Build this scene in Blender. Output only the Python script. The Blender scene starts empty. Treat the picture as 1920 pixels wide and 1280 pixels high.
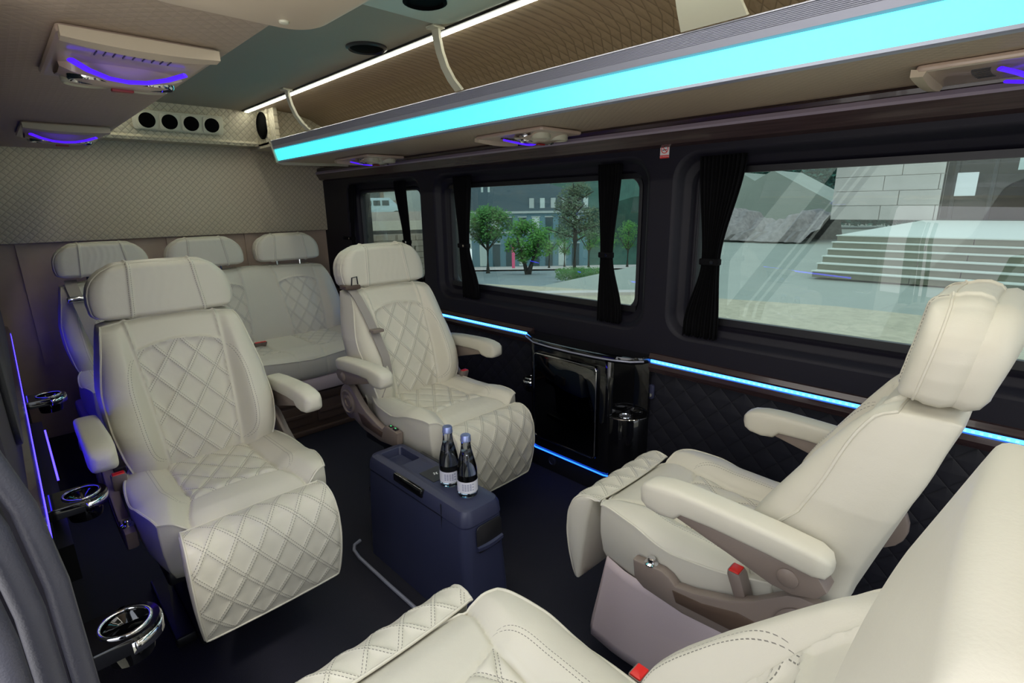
import bpy, math, random
import numpy as np
from mathutils import Matrix, Vector
random.seed(4); rng = np.random.default_rng(4)
S = bpy.context.scene
C = bpy.data.collections.new('van'); S.collection.children.link(C)
pi = math.pi
# ------------------------------------------------------------------ camera
cam = bpy.data.cameras.new('camera'); co = bpy.data.objects.new('camera', cam); C.objects.link(co)
cam.sensor_width = 36; cam.lens = 975.5/1920*36; cam.clip_start = .01; cam.clip_end = 300
yaw, pitch, roll = math.radians(44.2), math.radians(14.65), math.radians(-.98)
fwd = Vector((math.sin(yaw)*math.cos(pitch), math.cos(yaw)*math.cos(pitch), -math.sin(pitch)))
rt = Vector((math.cos(yaw), -math.sin(yaw), 0)); up = rt.cross(fwd)
r_ = rt*math.cos(roll)+up*math.sin(roll); u_ = -rt*math.sin(roll)+up*math.cos(roll)
co.matrix_world = Matrix(((r_.x, u_.x, -fwd.x, 0), (r_.y, u_.y, -fwd.y, 0), (r_.z, u_.z, -fwd.z, 1.18), (0, 0, 0, 1)))
S.camera = co
# ------------------------------------------------------------------ sky, exposure
SKY = 1.7
w = bpy.data.worlds.new('sky'); S.world = w; w.use_nodes = True
nt = w.node_tree; bg = nt.nodes['Background']
tc = nt.nodes.new('ShaderNodeTexCoord'); sx = nt.nodes.new('ShaderNodeSeparateXYZ'); cr = nt.nodes.new('ShaderNodeValToRGB')
nt.links.new(tc.outputs['Generated'], sx.inputs[0]); nt.links.new(sx.outputs[2], cr.inputs[0]); nt.links.new(cr.outputs[0], bg.inputs[0])
cr.color_ramp.elements[0].color = (.86, .92, 1, 1); cr.color_ramp.elements[1].color = (.62, .78, 1, 1)
bg.inputs[1].default_value = SKY
def area(name, loc, rot, sx_, sy_, power, col=(1, 1, 1), portal=False, spread=pi):
    l = bpy.data.lights.new(name, 'AREA'); l.shape = 'RECTANGLE'; l.size = sx_; l.size_y = sy_; l.energy = power; l.color = col; l.spread = spread
    if portal: l.cycles.is_portal = True
    o = bpy.data.objects.new(name, l); C.objects.link(o); o.location = loc; o.rotation_euler = rot; return o
# openings of the van: the open sliding door, the cab windows, the roof hatch stay open to the sky
area('door_portal', (-.12, -.05, .85), (0, -pi/2, 0), 1.7, 2.0, 1, portal=True)
area('cab_portal', (.85, -1.62, 1.0), (pi/2, 0, 0), 1.7, 1.4, 1, portal=True)
area('window_portal', (1.8, 1.7, 1.04), (0, pi/2, 0), .5, 1.2, 1, portal=True)
area('window_portal', (1.8, -.1, 1.04), (0, pi/2, 0), .5, 2.0, 1, portal=True)
# unseen fill lamps added: from the cab, over the aisle, and as door daylight
area('cab_fill_light', (.95, -.9, 1.66), (math.radians(-22), 0, 0), .9, .35, 7, (1, .97, .9))
area('aisle_fill_light', (.78, .55, 1.70), (0, 0, 0), .5, .9, 3.5, (1, .97, .92))
area('door_daylight_fill', (-.35, .1, 1.05), (0, -pi/2+.1, 0), 1.3, 1.9, 12, (1, .97, 1))
sun = bpy.data.lights.new('sun', 'SUN'); sun.energy = 1.2; sun.angle = .1; sun.color = (1, .95, .86)
so = bpy.data.objects.new('sun', sun); C.objects.link(so); so.rotation_euler = (math.radians(38), 0, math.radians(-150+180))
so.rotation_euler = Vector((.35, .5, -1)).to_track_quat('-Z', 'Y').to_euler()
S.view_settings.view_transform = 'Standard'; S.view_settings.look = 'None'; S.view_settings.exposure = 0; S.view_settings.gamma = 1; S.view_settings.use_curve_mapping = False
S.cycles.max_bounces = 8; S.cycles.diffuse_bounces = 4; S.cycles.glossy_bounces = 4; S.cycles.transmission_bounces = 6; S.cycles.transparent_max_bounces = 10
S.cycles.caustics_reflective = False; S.cycles.caustics_refractive = False; S.cycles.sample_clamp_indirect = 6

# ------------------------------------------------------------------ materials
def lin(h):
    c = [int(h[i:i+2], 16)/255 for i in (0, 2, 4)]
    return tuple(x/12.92 if x <= .04045 else ((x+.055)/1.055)**2.4 for x in c)
class NT:
    def __init__(s, name):
        s.m = bpy.data.materials.new(name); s.m.use_nodes = True; s.t = s.m.node_tree; s.b = s.t.nodes['Principled BSDF']
    def n(s, ty, **kw):
        x = s.t.nodes.new(ty)
        for k, v in kw.items(): setattr(x, k, v)
        return x
    def l(s, a, b): s.t.links.new(a, b)
    def math(s, op, a, b=None, c=None):
        x = s.n('ShaderNodeMath', operation=op)
        for i, v in enumerate((a, b, c)):
            if v is None: continue
            if isinstance(v, (int, float)): x.inputs[i].default_value = v
            else: s.l(v, x.inputs[i])
        return x.outputs[0]
    def attr(s, nm): return s.n('ShaderNodeAttribute', attribute_name=nm).outputs['Fac']
    def mixc(s, f, a, b):
        x = s.n('ShaderNodeMix', data_type='RGBA')
        s.l(f, x.inputs[0])
        for i, v in ((6, a), (7, b)):
            if isinstance(v, tuple): x.inputs[i].default_value = v+(1,)
            else: s.l(v, x.inputs[i])
        return x.outputs[2]
    def bump(s, h, strength=.3, dist=.002):
        x = s.n('ShaderNodeBump'); x.inputs['Strength'].default_value = strength; x.inputs['Distance'].default_value = dist
        s.l(h, x.inputs['Height']); s.l(x.outputs[0], s.b.inputs['Normal']); return x
    def noise(s, sc, det=3, rough=.5):
        t = s.n('ShaderNodeTexCoord'); x = s.n('ShaderNodeTexNoise'); x.inputs['Scale'].default_value = sc; x.inputs['Detail'].default_value = det; x.inputs['Roughness'].default_value = rough
        s.l(t.outputs['Object'], x.inputs['Vector']); return x.outputs[0]
def pr(name, col, rough=.5, metal=0, coat=0, noise=0, bump=0, nsc=60, spec=.5):
    k = NT(name); b = k.b; b.inputs['Base Color'].default_value = col+(1,); b.inputs['Roughness'].default_value = rough; b.inputs['Metallic'].default_value = metal
    b.inputs['Coat Weight'].default_value = coat; b.inputs['Specular IOR Level'].default_value = spec
    if noise or bump:
        nz = k.noise(nsc)
        if noise:
            c2 = tuple(min(1, x*(1+noise)) for x in col); c1 = tuple(x*(1-noise) for x in col)
            k.l(k.mixc(nz, c1, c2), b.inputs['Base Color'])
        if bump: k.bump(nz, bump, .002)
    return k.m
def emit(name, col, st):
    k = NT(name); k.b.inputs['Base Color'].default_value = (.02, .02, .02, 1); k.b.inputs['Emission Color'].default_value = col+(1,); k.b.inputs['Emission Strength'].default_value = st; return k.m
def leather(name, col, p=None):
    """cream leather; attributes: q1 q2 quilt lattice in metres, zd distance inside the quilted zone, sd su seam stitching"""
    k = NT(name); b = k.b; b.inputs['Roughness'].default_value = .42; b.inputs['Specular IOR Level'].default_value = .45
    sd = k.math('ABSOLUTE', k.attr('sd')); su = k.attr('su')
    def line(d, at, wd): return k.math('LESS_THAN', k.math('ABSOLUTE', k.math('SUBTRACT', d, at)), wd)
    def dash(u): return k.math('LESS_THAN', k.math('FRACT', k.math('MULTIPLY', u, 160)), .62)
    st = k.math('MULTIPLY', line(sd, .0042, .0006), dash(su))
    nz = k.noise(420, 3); h = k.math('ADD', k.math('MULTIPLY', nz, .25), k.math('MULTIPLY', k.noise(22, 2), 2.2))
    if p:
        q1, q2, zd = k.attr('q1'), k.attr('q2'), k.attr('zd')
        zone = k.math('GREATER_THAN', zd, .001)
        d1 = k.math('PINGPONG', q1, p/2); d2 = k.math('PINGPONG', q2, p/2)
        s1 = k.math('MULTIPLY', line(d1, .0032, .00065), dash(q2)); s2 = k.math('MULTIPLY', line(d2, .0032, .00065), dash(q1))
        qs = k.math('MULTIPLY', k.math('MAXIMUM', s1, s2), zone)
        st = k.math('MAXIMUM', st, qs)
        dm = k.math('MINIMUM', d1, d2)
        g = k.math('MULTIPLY', k.math('MINIMUM', k.math('ABSOLUTE', k.math('SUBTRACT', dm, .0032)), .004), 260)
        h = k.math('ADD', h, k.math('MULTIPLY', g, zone))
    big = k.noise(7, 2)
    base = k.mixc(big, tuple(x*.96 for x in col), tuple(min(1, x*1.03) for x in col))
    k.l(k.mixc(st, base, tuple(x*.30 for x in col)), b.inputs['Base Color'])
    k.bump(h, .35, .0015); return k.m
def quilted(name, col, sc, axes, st=.5, rough=.6, dark=.72):
    """small diamond quilting; axes = two of 'XYZ' that span the sheet"""
    k = NT(name); b = k.b; b.inputs['Roughness'].default_value = rough
    t = k.n('ShaderNodeTexCoord'); s = k.n('ShaderNodeSeparateXYZ'); k.l(t.outputs['Object'], s.inputs[0])
    u = s.outputs['XYZ'.index(axes[0])]; v = s.outputs['XYZ'.index(axes[1])]
    a = k.math('ADD', u, v); c = k.math('SUBTRACT', u, v)
    d1 = k.math('PINGPONG', a, sc/2); d2 = k.math('PINGPONG', c, sc/2)
    m = k.math('MULTIPLY', k.math('MINIMUM', d1, d2), 2/sc)
    h = k.math('POWER', m, .45)
    k.l(k.mixc(k.math('LESS_THAN', m, .12), col, tuple(x*dark for x in col)), b.inputs['Base Color'])
    k.bump(h, st, .006); return k.m
CREAM = (.655, .62, .515)
M = {}
M['leather'] = leather('cream leather', CREAM)
M['quilt'] = leather('cream leather quilted', CREAM, .0657)
M['quilt_foot'] = leather('cream leather quilted wide', CREAM, .0573)
M['green_leather'] = M['leather']
M['taupe'] = pr('taupe plastic', (.225, .178, .15), .42, bump=.12, nsc=500)
M['taupe_dark'] = pr('brown plastic', (.10, .066, .048), .4, bump=.1, nsc=300)
M['black'] = pr('black plastic', (.012, .012, .014), .4)
M['seal'] = pr('grey door seal rubber', (.055, .055, .075), .45, bump=.3, nsc=400)
M['rubber'] = pr('black rubber', (.02, .021, .026), .5, bump=.3, nsc=400)
M['wallblack'] = pr('charcoal moulded trim', (.007, .006, .013), .55, bump=.15, nsc=700, spec=.35)
M['piano'] = pr('piano black lacquer', (.004, .004, .005), .06, coat=.6)
M['chrome'] = pr('chrome', (.75, .75, .77), .08, 1)
M['alu'] = pr('brushed aluminium', (.40, .41, .50), .42, .45)
M['cooler'] = pr('slate blue cooler plastic', (.030, .034, .074), .40, bump=.1, nsc=600)
M['floor'] = pr('dark carpet', (.006, .006, .015), .75, noise=.25, bump=.5, nsc=350)
M['red'] = pr('red plastic', (.75, .02, .015), .35)
M['darkred'] = pr('dark red plastic', (.28, .015, .02), .35)
M['belt'] = pr('taupe webbing', (.36, .32, .29), .6, bump=.3, nsc=900)
M['skirt'] = pr('pale skirt cloth', (.62, .51, .51), .7, bump=.15, nsc=300)
M['curtain'] = pr('black curtain cloth', (.004, .004, .005), .9, spec=.15)
M['ceiling'] = pr('grey cream ceiling cloth', (.37, .345, .265), .8, bump=.15, nsc=500)
M['beige'] = pr('beige plastic', (.60, .50, .37), .45)
M['beigecloth'] = pr('beige cloth', (.45, .35, .28), .7, noise=.1, bump=.1, nsc=15)
M['lamp_shell'] = pr('pale lamp shell', (.55, .42, .33), .28, coat=.4)
M['creamtrim'] = pr('cream trim plastic', (.58, .57, .44), .4)
M['quilt_wall'] = quilted('cream quilted wall cloth', (.62, .55, .41), .034, 'XZ', .4)
M['quilt_val'] = quilted('cream quilted valance cloth', (.56, .52, .38), .036, 'XZ', .55)
M['quilt_shelf'] = quilted('tan quilted shelf cloth', (.36, .29, .20), .036, 'YZ', .55)
M['quilt_side'] = quilted('cream quilted side cloth', (.56, .52, .38), .036, 'YZ', .5)
M['quilt_shelf_floor'] = quilted('tan quilted shelf cloth flat', (.36, .29, .20), .044, 'XY', .5)
M['quilt_soffit'] = quilted('tan quilted soffit cloth', (.50, .39, .29), .026, 'XY', .15, dark=.93)
M['quilt_black'] = quilted('black quilted panel', (.010, .010, .016), .085, 'YZ', .35, .5)
M['white_led'] = emit('white strip light', (1, .98, .84), 19)
M['purple'] = emit('violet light', (.075, .008, 1), 1.15)
M['green_led'] = emit('green indicator', (.1, 1, .3), 1)
M['blueled'] = emit('blue strip light', (.03, .19, 1), 8)
M['leftled'] = emit('violet blue strip light', (.038, .024, 1), 8)
M['bluededge'] = emit('blue edge light', (.01, .10, 1), 5)
k = NT('cyan light panel'); s_ = k.n('ShaderNodeTexCoord'); xx = k.n('ShaderNodeSeparateXYZ'); k.l(s_.outputs['Object'], xx.inputs[0])
mp = k.n('ShaderNodeMapRange'); mp.inputs[1].default_value = -1.3; mp.inputs[2].default_value = 1.0; mp.inputs[3].default_value = .5; mp.inputs[4].default_value = 2.3
k.l(xx.outputs[1], mp.inputs[0]); k.b.inputs['Emission Color'].default_value = (.018, .84, .95, 1); k.b.inputs['Base Color'].default_value = (.3, .4, .4, 1); k.l(mp.outputs[0], k.b.inputs['Emission Strength']); M['cyan'] = k.m
k = NT('dark wood trim'); b = k.b; t = k.n('ShaderNodeTexCoord'); mpg = k.n('ShaderNodeMapping'); mpg.inputs['Scale'].default_value = (60, 1.5, 60)
nz = k.n('ShaderNodeTexNoise'); nz.inputs['Scale'].default_value = 3; nz.inputs['Detail'].default_value = 6
k.l(t.outputs['Object'], mpg.inputs[0]); k.l(mpg.outputs[0], nz.inputs['Vector']); k.l(k.mixc(nz.outputs[0], (.012, .006, .008), (.075, .045, .045)), b.inputs['Base Color']); b.inputs['Roughness'].default_value = .22; b.inputs['Coat Weight'].default_value = .3; M['wood'] = k.m
def glassmat(name, tint, f0, f1):
    k = NT(name); t = k.t; tr = k.n('ShaderNodeBsdfTransparent'); tr.inputs[0].default_value = tint+(1,); gl = k.n('ShaderNodeBsdfGlossy'); gl.inputs['Roughness'].default_value = 0
    lw = k.n('ShaderNodeLayerWeight'); lw.inputs[0].default_value = .25
    f = k.math('MULTIPLY_ADD', lw.outputs['Fresnel'], f1, f0); mx = k.n('ShaderNodeMixShader')
    k.l(f, mx.inputs[0]); k.l(tr.outputs[0], mx.inputs[1]); k.l(gl.outputs[0], mx.inputs[2]); k.l(mx.outputs[0], t.nodes['Material Output'].inputs[0]); return k.m
M['glass'] = glassmat('tinted window glass', (.74, .81, .775), .07, .40)
k = NT('bottle glass'); k.b.inputs['Base Color'].default_value = (.80, .84, .92, 1); k.b.inputs['Roughness'].default_value = .02; k.b.inputs['Transmission Weight'].default_value = 1; k.b.inputs['IOR'].default_value = 1.4; M['bottle'] = k.m
M['label'] = pr('paper label', (.72, .72, .78), .6); M['ink'] = pr('label ink', (.12, .13, .25), .6)
M['cap'] = pr('silver blue cap', (.30, .36, .62), .3, .7)
M['hole'] = pr('black speaker cloth', (.002, .002, .002), .8, spec=.05)
M['white'] = pr('white print', (.85, .85, .85), .5)
M['seam'] = pr('seam thread', (.26, .235, .18), .7)

# ------------------------------------------------------------------ mesh helpers
def spl(pts, t):
    p = np.array(pts, float); return np.interp(t, p[:, 0], p[:, 1])
def smooth(a): a = np.clip(a, 0, 1); return a*a*(3-2*a)
class MB:
    def __init__(s): s.v = []; s.f = []; s.mi = []; s.n = 0
    def add(s, v, f, mi=0):
        s.v.extend([tuple(map(float, p)) for p in v]); s.f.extend([tuple(i+s.n for i in q) for q in f]); s.mi.extend([mi]*len(f)); s.n += len(v); return s
    def box(s, lo, hi, mi=0):
        x0, y0, z0 = lo; x1, y1, z1 = hi
        v = [(x0, y0, z0), (x1, y0, z0), (x1, y1, z0), (x0, y1, z0), (x0, y0, z1), (x1, y0, z1), (x1, y1, z1), (x0, y1, z1)]
        return s.add(v, [(3, 2, 1, 0), (4, 5, 6, 7), (0, 1, 5, 4), (1, 2, 6, 5), (2, 3, 7, 6), (3, 0, 4, 7)], mi)
    def loft(s, rings, cap=True, closed=True, mi=0):
        n = len(rings[0]); v = [p for r in rings for p in r]; f = []
        for a in range(len(rings)-1):
            for i in range(n if closed else n-1):
                j = (i+1) % n; f.append((a*n+i, a*n+j, (a+1)*n+j, (a+1)*n+i))
        if cap: f.append(tuple(range(n-1, -1, -1))); f.append(tuple((len(rings)-1)*n+i for i in range(n)))
        return s.add(v, f, mi)
    def slab(s, out, h0, h1, r=.004, fr=lambda u, v, h: (u, v, h), seg=2, mi=0):
        """extrude a closed outline between h0 and h1 with rounded rims"""
        o = np.array(out, float); n = len(o); nx = np.roll(o, -1, 0); pv = np.roll(o, 1, 0)
        e1 = nx-o; e0 = o-pv; e1 /= np.linalg.norm(e1, axis=1)[:, None]+1e-9; e0 /= np.linalg.norm(e0, axis=1)[:, None]+1e-9
        area2 = np.sum(o[:, 0]*nx[:, 1]-nx[:, 0]*o[:, 1]); sg = 1 if area2 > 0 else -1
        nn = np.stack([-(e0+e1)[:, 1], (e0+e1)[:, 0]], 1)*sg; nn /= np.linalg.norm(nn, axis=1)[:, None]+1e-9
        rings = []
        def ring(ins, h): rings.append([fr(p[0], p[1], h) for p in o+nn*ins])
        for k in range(seg+1): a = pi/2*k/seg; ring(r*(1-math.sin(a)), h0+r*(1-math.cos(a)))
        for k in range(seg, -1, -1): a = pi/2*k/seg; ring(r*(1-math.sin(a)), h1-r*(1-math.cos(a)))
        return s.loft(rings, mi=mi)
    def tube(s, path, r, n=8, cap=True, mi=0, flat=1, upv=(0, 0, 1)):
        P = [Vector(p) for p in path]; rings = []
        for i, p in enumerate(P):
            t = (P[min(i+1, len(P)-1)]-P[max(i-1, 0)]).normalized(); a = t.cross(Vector(upv))
            if a.length < 1e-3: a = t.cross(Vector((1, 0, 0)))
            a.normalize(); b = t.cross(a); rr = r[i] if isinstance(r, (list, tuple)) else r
            rings.append([p+a*math.cos(2*pi*k/n)*rr+b*math.sin(2*pi*k/n)*rr*flat for k in range(n)])
        return s.loft(rings, cap, mi=mi)
    def ctube(s, path, r, n=6):
        P = np.array(path, float); m = len(P); T = np.roll(P, -1, 0)-np.roll(P, 1, 0); T /= np.linalg.norm(T, axis=1)[:, None]+1e-12
        ref = P.mean(0)-P; A = np.cross(T, ref); A /= np.linalg.norm(A, axis=1)[:, None]+1e-12; B = np.cross(T, A)
        rings = [P+A*math.cos(2*pi*k/n)*r+B*math.sin(2*pi*k/n)*r for k in range(n)]
        v = [rings[k][i] for i in range(m) for k in range(n)]
        return s.add(v, [(i*n+k, i*n+(k+1) % n, ((i+1) % m)*n+(k+1) % n, ((i+1) % m)*n+k) for i in range(m) for k in range(n)])
    def lathe(s, prof, n=24, fr=lambda x, y, z: (x, y, z), mi=0):
        rings = [[fr(r*math.cos(2*pi*k/n), r*math.sin(2*pi*k/n), z) for k in range(n)] for r, z in prof]
        return s.loft(rings, True, mi=mi)
    def build(s, name, mat, parent=None, sharp=35, sm=True):
        me = bpy.data.meshes.new(name); me.from_pydata(s.v, [], s.f)
        for m in (mat if isinstance(mat, (list, tuple)) else [mat]): me.materials.append(m)
        me.polygons.foreach_set('material_index', s.mi)
        if sm: me.shade_smooth(); me.set_sharp_from_angle(angle=math.radians(sharp))
        me.update(); o = bpy.data.objects.new(name, me); C.objects.link(o)
        if parent: o.parent = parent
        return o
def tag(o, label=None, cat=None, group=None, kind=None):
    if label: o['label'] = label
    if cat: o['category'] = cat
    if group: o['group'] = group
    if kind: o['kind'] = kind
    return o
def empty(name, loc=(0, 0, 0), rz=0):
    o = bpy.data.objects.new(name, None); C.objects.link(o); o.location = loc; o.rotation_euler = (0, 0, rz); o.empty_display_size = .05; return o
def struct(o): o['kind'] = 'structure'; return o
def copy_tree(o, parent=None):
    c = o.copy(); C.objects.link(c)
    if parent: c.parent = parent
    for ch in list(o.children): copy_tree(ch, c)
    return c
def rrect(x0, x1, y0, y1, r, n=5):
    out = []
    for cx, cy, a0 in ((x1-r, y0+r, -pi/2), (x1-r, y1-r, 0), (x0+r, y1-r, pi/2), (x0+r, y0+r, pi)):
        for k in range(n+1): a = a0+pi/2*k/n; out.append((cx+r*math.cos(a), cy+r*math.sin(a)))
    return out
def rbox(mb, lo, hi, r=.005, mi=0, cr=None):
    cr = cr or r; return mb.slab(rrect(lo[0], hi[0], lo[1], hi[1], cr, 3), lo[2], hi[2], r, mi=mi)
XFR = lambda x: (lambda u, v, h: (x+h, u, v))          # outline in (y, z), height along x
YFR = lambda y: (lambda u, v, h: (u, y+h, v))          # outline in (x, z), height along y
def circ(cx, cy, r, n=24, ry=None): return [(cx+r*math.cos(2*pi*k/n), cy+(ry or r)*math.sin(2*pi*k/n)) for k in range(n)]

def pad(name, mat, N, Mv, front, ringf, parent, pipe=None, attrs=None, disp=None):
    s, t = np.meshgrid(np.linspace(-1, 1, N+1), np.linspace(-1, 1, Mv+1), indexing='ij')
    P = front(s, t); A = attrs(s, t, P) if attrs else {}
    if disp is not None:
        du = np.gradient(P, axis=0); dv = np.gradient(P, axis=1); nn = np.cross(du, dv); nn /= np.linalg.norm(nn, axis=2)[..., None]+1e-12
        P = P+nn*disp(s, t, P, A)[..., None]
    idx = np.arange((N+1)*(Mv+1)).reshape(N+1, Mv+1)
    faces = [(int(idx[i, j]), int(idx[i+1, j]), int(idx[i+1, j+1]), int(idx[i, j+1])) for i in range(N) for j in range(Mv)]
    bl = [(i, 0) for i in range(N)]+[(N, j) for j in range(Mv)]+[(i, Mv) for i in range(N, 0, -1)]+[(0, j) for j in range(Mv, 0, -1)]
    B = np.array([P[i, j] for i, j in bl]); bi = [int(idx[i, j]) for i, j in bl]
    rings = ringf(B); V = P.reshape(-1, 3).tolist(); base = len(V); n = len(B); prev = bi
    for R in rings:
        cur = list(range(len(V), len(V)+n)); V.extend(np.asarray(R).tolist())
        faces += [(prev[(i+1) % n], prev[i], cur[i], cur[(i+1) % n]) for i in range(n)]; prev = cur
    faces.append(tuple(prev[::-1]))
    me = bpy.data.meshes.new(name); me.from_pydata(V, [], faces); me.materials.append(mat)
    me.shade_smooth(); me.set_sharp_from_angle(angle=math.radians(60))
    for nm, dfl in (('q1', 0), ('q2', 0), ('zd', -1), ('sd', 1), ('su', 0)):
        if nm in A:
            a = np.full(len(V), float(dfl)); a[:base] = A[nm].reshape(-1)
            at = me.attributes.new(nm, 'FLOAT', 'POINT'); at.data.foreach_set('value', a)
        elif nm == 'sd':
            at = me.attributes.new(nm, 'FLOAT', 'POINT'); at.data.foreach_set('value', np.ones(len(V)))
    o = bpy.data.objects.new(name, me); C.objects.link(o); o.parent = parent
    if pipe:
        m = MB(); m.ctube(B[::2], pipe, 6); m.build('piping', M['leather'], o)
    return o
def squircle(s, t, k):
    return s*np.sqrt(1-k*t*t/2), t*np.sqrt(1-k*s*s/2)
def lattice(u, v, a, b):
    n = math.hypot(a, b); return (u*b+v*a)/n, (u*b-v*a)/n
def ping(q, p): return np.abs(q-np.round(q/p)*p)
def rim(s, t, w=.12): return smooth((1-np.maximum(np.abs(s), np.abs(t)))/w)
def quiltdisp(A, p, dep=.0035):
    d = np.minimum(ping(A['q1'], p), ping(A['q2'], p)); z = smooth(A['zd']/.006)
    return z*(-dep*np.exp(-(d/.0055)**2)+.0022*smooth(d/(p*.45)))
# ------------------------------------------------------------------ seat parts (local: x across, y forward, z up)
def near(x, cs): return np.min(np.abs(x[..., None]-np.array(cs)), axis=-1)
def backrest(parent, hw, cs=(0,), z0=.42, z1=.87, ys=0, N=110, Mv=120, name='backrest', mat='quilt'):
    rear = [(z0, .165), (.55, .145), (.63, .12), (.75, .075), (z1, .045)]
    pipe = [(z0, .285), (.5, .29), (.59, .275), (.65, .238), (.72, .192), (.80, .155), (z1, .115)]
    bol = [(z0, .315), (.5, .345), (.55, .345), (.60, .325), (.65, .295), (.70, .265), (.78, .215), (.83, .18), (z1, .135)]
    insf = [(z0, .30), (.5, .295), (.6, .265), (.7, .222), (.78, .19), (.83, .165), (z1, .13)]
    def sm(pts, z): return (spl(pts, z-.02)+spl(pts, z)+spl(pts, z+.02))/3
    hwf = lambda z: hw*spl([(z0, .90), (.5, .97), (.58, 1), (.68, .995), (.78, .93), (.84, .905), (z1, .87)], z) if len(cs) == 1 else hw*spl([(z0, 1), (.6, 1), (.78, .975), (z1, .94)], z)
    wi0 = lambda z: spl([(z0, .094), (z1, .122)], z)
    def front(s, t):
        a, b = squircle(s, t, .28); z = (z0+z1)/2+b*(z1-z0)/2; hz = hwf(z); x = a*hz
        e = np.abs(x) if len(cs) == 1 else np.abs(x)
        cx = max(cs); wi = wi0(z)
        r = np.clip((np.abs(x)-cx-wi)/np.maximum(hz-cx-wi, .01), 0, 1)
        yi = sm(insf, z); yb = sm(bol, z); yp = sm(pipe, z)
        if len(cs) > 1: yb = yi+(yb-yi)*.55
        y = yi+(yb-yi)*smooth(r/.42); u = np.clip((r-.42)/.58, 0, 1); y = y+(yp-yb)*(1-np.sqrt(np.clip(1-u**2.2, 0, 1)))*(r > .42)
        tb = np.clip((np.abs(t)-.93)/.07, 0, 1); y = y-(y-yp)*tb**2*.8
        y = y+.010*np.clip(1-(near(x, cs)/wi)**2, 0, 1)*smooth((.80-z)/.1)
        return np.stack([x, y+ys, z], -1)
    def attrs(s, t, P):
        x, z = P[..., 0], P[..., 2]; d = near(x, cs); wi = wi0(z)
        cidx = np.array(cs)[np.argmin(np.abs(x[..., None]-np.array(cs)), axis=-1)]
        arch = .772+.026*np.clip(1-(d/.125)**2, -1, 1); v = (z-.6)*1.12
        q1, q2 = lattice(x-cidx, v, .08, .115)
        zd = np.minimum(wi-d, arch-z); hz = hwf(z); cx = max(cs)
        xs = wi+.42*(hz-cx-wi)*np.sqrt(np.clip(1-((z-.615)/.15)**4, 0, 1)); sd = np.where((np.abs(z-.615) < .15) & (np.abs(x) > cx), np.abs(x)-cx-xs, 1)
        if len(cs) > 1: sd = np.ones_like(sd)
        return dict(q1=q1, q2=q2, zd=zd, sd=sd, su=z, _seam=np.minimum(np.abs(wi-d), np.where(d < wi, np.abs(arch-z), 1)))
    def disp(s, t, P, A):
        g = -.0065*np.exp(-(A['_seam']/.0045)**2)
        return (quiltdisp(A, .0657)+g+np.where(A['zd'] > 0, .003, 0)*smooth(A['zd']/.02))
    def rings(B):
        x, y, z = B[:, 0], B[:, 1]-ys, B[:, 2]; yr = sm(rear, z); cen = np.array([0, (z0+z1)/2]); o = []
        nx = np.sign(x)*smooth((np.abs(x)/hwf(z)-.8)/.2); nz = np.where(z > z1-.03, 1, 0)*(1-np.abs(nx))
        for f, b in ((.04, .001), (.25, .005), (.55, .008), (.85, .005), (.97, -.004), (1.0, -.014)):
            o.append(np.stack([x+nx*b, y+(yr-y)*f+ys, z+nz*b], -1))
        return o
    return pad(name, M[mat], N, Mv, front, rings, parent, .0035, attrs, disp)
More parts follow.
